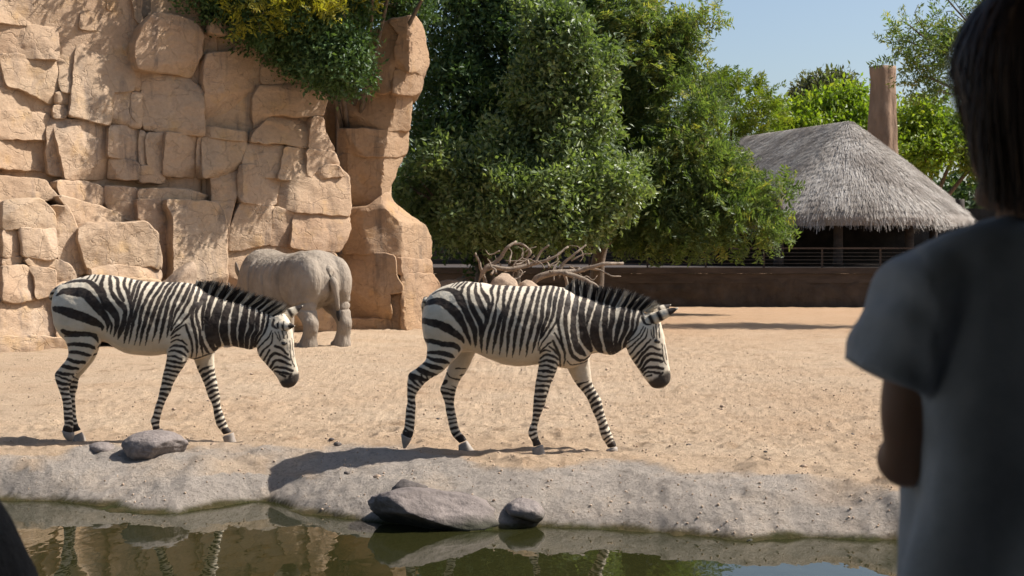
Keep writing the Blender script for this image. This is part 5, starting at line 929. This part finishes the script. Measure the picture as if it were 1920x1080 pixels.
boulder('boulder', (-0.875, 1.92, 0.825), (0.28, 0.28, 0.52), 88, M['black_boulder'], 'nearly black boulder at the edge of the shaded viewing platform', rough=0.06, cuts=1, sub=5)

# ------------------------------------------------------------------ child seen from behind
skin = NT('skin'); skin.color((.30, .165, .105)); skin.b.inputs['Roughness'].default_value = .55; skin.b.inputs['Subsurface Weight'].default_value = .08; M['skin'] = skin.m
M['shirt'] = simple('grey_cotton', (.41, .41, .42), .95, .10, 30, .25, .003); M['shorts'] = simple('dark_cotton', (.05, .055, .07), .95, .15, 20, .2, .003)
hair_m = NT('brown_hair'); hair_m.color(hair_m.ramp(hair_m.attr('var'), [(0, (.022, .012, .008)), (.7, (.06, .032, .018)), (1, (.115, .065, .036))])); hair_m.b.inputs['Roughness'].default_value = .5; hair_m.b.inputs['Specular IOR Level'].default_value = .15; M['hair'] = hair_m.m; M['shoe'] = simple('shoe', (.2, .2, .21), .7, .2, 10, .2)
cx, cy = 0.5276, 1.40; child = empty('person', (cx, cy, PZ), 'child in a grey t-shirt seen from behind, watching the zebras from the shade', 'person')
def build_child():
    c0 = np.array([cx, cy, 0.0]); v0, f0 = _ico[4]; tri = [tuple(q) for q in f0]; hc = np.array([cx + .002, cy + .01, 1.727]); fx = np.array([-.42, .91, 0.0]); fx /= np.linalg.norm(fx); sx = np.array([fx[1], -fx[0], 0])
    def ell(c, r, M3=None): V = v0 * np.array(r); V = V if M3 is None else V @ M3.T; return V + np.array(c), tri
    H = np.stack([sx, fx, np.array([0, 0, 1.0])], 1)
    def hp(a, b, z): return hc + sx * a + fx * b + np.array([0, 0, z])
    G = [loft_geo([(c0 + [0, dy, z], np.array([w, 0, 0]), np.array([0, d, 0])) for z, w, d, dy in ((1.60, .045, .045, 0), (1.585, .10, .055, 0), (1.56, .135, .068, 0), (1.50, .135, .078, .005), (1.40, .125, .078, .01), (1.28, .115, .074, .01), (1.18, .122, .08, .005), (1.10, .13, .088, 0), (1.05, .12, .085, 0))], 24, 4, 2.3)]
    G.append(tube_geo([c0 + [0, 0, 1.57], c0 + [-.006, .008, 1.62], hc + [0, -.01, -.05]], [.05, .041, .046], 14, 4))
    G += [ell(hc + [0, 0, .018], (.071, .088, .092), H), ell(hp(0, .016, -.045), (.055, .068, .072), H), ell(hp(0, .088, -.012), (.011, .016, .02), H), ell(hp(0, .074, -.092), (.02, .018, .016), H), ell(hp(0, .08, -.052), (.022, .012, .011), H), ell(hp(.071, -.004, -.012), (.008, .018, .027), H), ell(hp(-.071, -.004, -.012), (.008, .018, .027), H)]
    for s in (-1, 1):
        hip = c0 + [s * .066, 0, 1.08]; G.append(tube_geo([hip, c0 + [s * .068, .012, .96], c0 + [s * .066, .012, .85], c0 + [s * .066, -.004, .75], c0 + [s * .066, -.004, PZ + .07], c0 + [s * .066, .0, PZ + .05]], [.075, .066, .047, .044, .028, .03], 16, 4))
        sh_ = c0 + [s * .112, 0, 1.55]; el = c0 + [s * .138, -.005, 1.378]; wr = c0 + [s * .075, .17, 1.36]; G.append(tube_geo([sh_, (sh_ + el) / 2 + [s * .006, 0, 0], el + [0, 0, .03], el + [s * .0, .02, -.008], (el + wr) / 2 + [0, .01, 0], wr], [.036, .030, .028, .027, .026, .019], 16, 4))
        pm = wr + np.array([-s * .03, .035, .0]); G.append(tube_geo([wr, (wr + pm) / 2, pm], [.021, .026, .026], 12, 3))
        dr = (pm - wr) / np.linalg.norm(pm - wr); up = np.array([0, 0, 1.0])
        for k, ln in enumerate((.042, .05, .046, .036)):
            b = pm + up * (.020 - .0135 * k); G.append(tube_geo([b, b + dr * ln * .5 + np.array([-s * .004, .004, 0]), b + dr * ln * .8 + np.array([-s * .016, 0, -.004]), b + dr * ln * .8 + np.array([-s * .028, -.014, -.008])], [.0085, .0078, .0072, .006], 8, 3))
        tb = wr + dr * .012 + up * .016; G.append(tube_geo([tb, tb + dr * .02 + up * .02, tb + dr * .042 + up * .024], [.010, .009, .007], 8, 3))
    V, f = join_geo(G); me = voxel(V, f, .0045, 5, .5); me.materials.clear(); me.materials.append(M['skin']); set_co(me, rel(get_co(me), child)); obj('body', me, child)
    for s in (-1, 1):
        V, f = ell(hp(s * .028, .068, 0.0), (.012, .012, .010), H); obj('eye', mesh_np('eye', rel(V, child), f, M['eye']), child)
        V, f = loft_geo([(c0 + [s * .066, y, PZ + z], np.array([w, 0, 0]), np.array([0, 0, h])) for y, z, w, h in ((-.055, .03, .012, .02), (-.04, .035, .03, .034), (.02, .036, .032, .036), (.09, .024, .036, .024), (.13, .016, .02, .015))], 14, 4, 2.6); obj('shoe', mesh_np('shoe', rel(V, child), f, M['shoe']), child)
    # t-shirt: trunk and two loose sleeves as one surface
    G = [loft_geo([(c0 + [0, dy, z], np.array([w, 0, 0]), np.array([0, d, 0])) for z, w, d, dy in ((1.608, .052, .046, 0), (1.603, .07, .056, 0), (1.592, .112, .068, 0), (1.572, .142, .08, 0), (1.53, .148, .092, 0), (1.46, .143, .098, .005), (1.36, .138, .098, .005), (1.24, .146, .102, .005), (1.12, .157, .112, 0), (1.04, .162, .118, 0))], 32, 5, 2.5)]
    for s in (-1, 1): G.append(loft_geo([(c0 + [s * x, 0, z], np.array([a * s, 0, b]), np.array([0, d, 0])) for x, z, a, b, d in ((.09, 1.55, .025, .042, .07), (.118, 1.537, .036, .030, .078), (.134, 1.508, .040, .024, .078), (.150, 1.475, .040, .020, .075), (.162, 1.452, .038, .017, .072))], 24, 5, 2.3))
    V, f = join_geo(G); me = voxel(V, f, .0045, 8, .5); P = get_co(me); N = get_no(me); q = P - c0
    th = np.arctan2(q[:, 1], q[:, 0]); fold = np.sin(th * 6 + 3.5 * (1.6 - P[:, 2]) * np.sign(q[:, 0]) + 2.2 * vnoise(P * 5, 4)); low = sstep(1.56, 1.25, P[:, 2])
    tr_ = 1 - sstep(.13, .15, np.abs(q[:, 0])) * (P[:, 2] > 1.42); P = P + N * ((.0095 * fold * (.3 + low) * tr_ + .004 * fbm(P * 12, 3, 6)) * 1.0)[:, None]
    slv = (np.abs(q[:, 0]) > .135) & (P[:, 2] > 1.43); P = P + N * (np.where(slv, .0022 * np.sin(P[:, 2] * 90 + 40 * q[:, 0] + 3 * vnoise(P * 14, 8)), 0))[:, None]
    me.materials.clear(); me.materials.append(M['shirt']); set_co(me, rel(P, child)); obj('t_shirt', me, child)
    G = [loft_geo([(c0 + [0, 0, z], np.array([w, 0, 0]), np.array([0, d, 0])) for z, w, d in ((1.14, .128, .088), (1.06, .142, .1), (.99, .14, .1))], 24, 4, 2.4)]
    for s in (-1, 1): G.append(loft_geo([(c0 + [s * .07, .005, z], np.array([w, 0, 0]), np.array([0, w * 1.1, 0])) for z, w in ((1.04, .07), (.95, .077), (.87, .078))], 18, 4))
    V, f = join_geo(G); me = voxel(V, f, .007, 5, .5); me.materials.clear(); me.materials.append(M['shorts']); set_co(me, rel(get_co(me), child)); obj('shorts', me, child)
    # bobbed hair: cap plus falling strands
    r = np.random.default_rng(2); V, f = ell(hc + [0, 0, .022] - fx * .012, (.083, .094, .100), H); loc = (V - hc) @ H; keep = ~((loc[:, 1] > .055) & (loc[:, 2] < .055)); lim = keep[np.array(tri)].all(1) & (loc[np.array(tri)][:, :, 2].mean(1) > -.07)
    tf = np.array(tri)[lim]; me = mesh_np('hair', rel(V, child), [tuple(q) for q in tf], M['hair']); attr(me, 'var', np.full(len(V), .2)); hb = obj('hair', me, child)
    n = 2600; az = r.uniform(-2.45, 2.45, n); L = r.uniform(1.8, 2.3, n) + .16 * (np.abs(az) < 1.1); ph0 = r.uniform(.0, 1.0, n) ** .8; SV = []; vr = []; seg = 9; off = r.uniform(1.0, 1.055, n); fl = r.normal(0, 1, n); wv = r.uniform(0, 6, n)
    for k in range(seg):
        t = k / (seg - 1); ph = np.minimum(ph0 + (L - ph0) * t, 3); s_ = np.minimum(ph, 1.62); over = np.clip(ph - 1.62, 0, 2)
        x = np.sin(az + .07 * np.sin(wv + 6 * t)) * np.sin(s_) * .085; y = -np.cos(az) * np.sin(s_) * .098 ; z = .024 + np.cos(s_) * .104 - over * .20
        pin = 1 - .33 * np.clip(over, 0, .55) / .55 + .035 * fl * t + .03 * np.sin(wv + 7 * t) + np.where(fl > .9, .16, .05) * np.clip(t - .75, 0, 1) * 4 * np.abs(fl) * .5; x = x * off * pin; y = y * off * pin - .010
        p = hc + x[:, None] * sx + y[:, None] * fx + z[:, None] * np.array([0, 0, 1.0]); tg = np.stack([np.cos(az), np.sin(az), 0 * az], -1) @ np.stack([sx, fx, np.array([0, 0, 1.0])]); w = tg * (.0032 * (1 - .75 * t ** 2)); SV.append(np.stack([p - w, p + w], 1)); vr.append(np.full(n, 0) + 0)
    SV = np.stack(SV, 1).reshape(n, seg * 2, 3); fs = []; o = (np.arange(n) * seg * 2)[:, None]
    for k in range(seg - 1): fs.append(o + np.array([[2 * k, 2 * k + 1, 2 * k + 3, 2 * k + 2]]))
    me = mesh_np('hair_strands', rel(SV.reshape(-1, 3), child), np.vstack(fs), M['hair']); attr(me, 'var', np.repeat(np.clip(r.normal(.45, .25, n), 0, 1), seg * 2)); obj('hair_strands', me, hb, kind='stuff')
build_child()
# the child's hair_strands is parented to hair, which sits at the child's origin
for o in bpy.data.objects:
    if o.parent is not None: o.matrix_parent_inverse = Matrix.Identity(4)
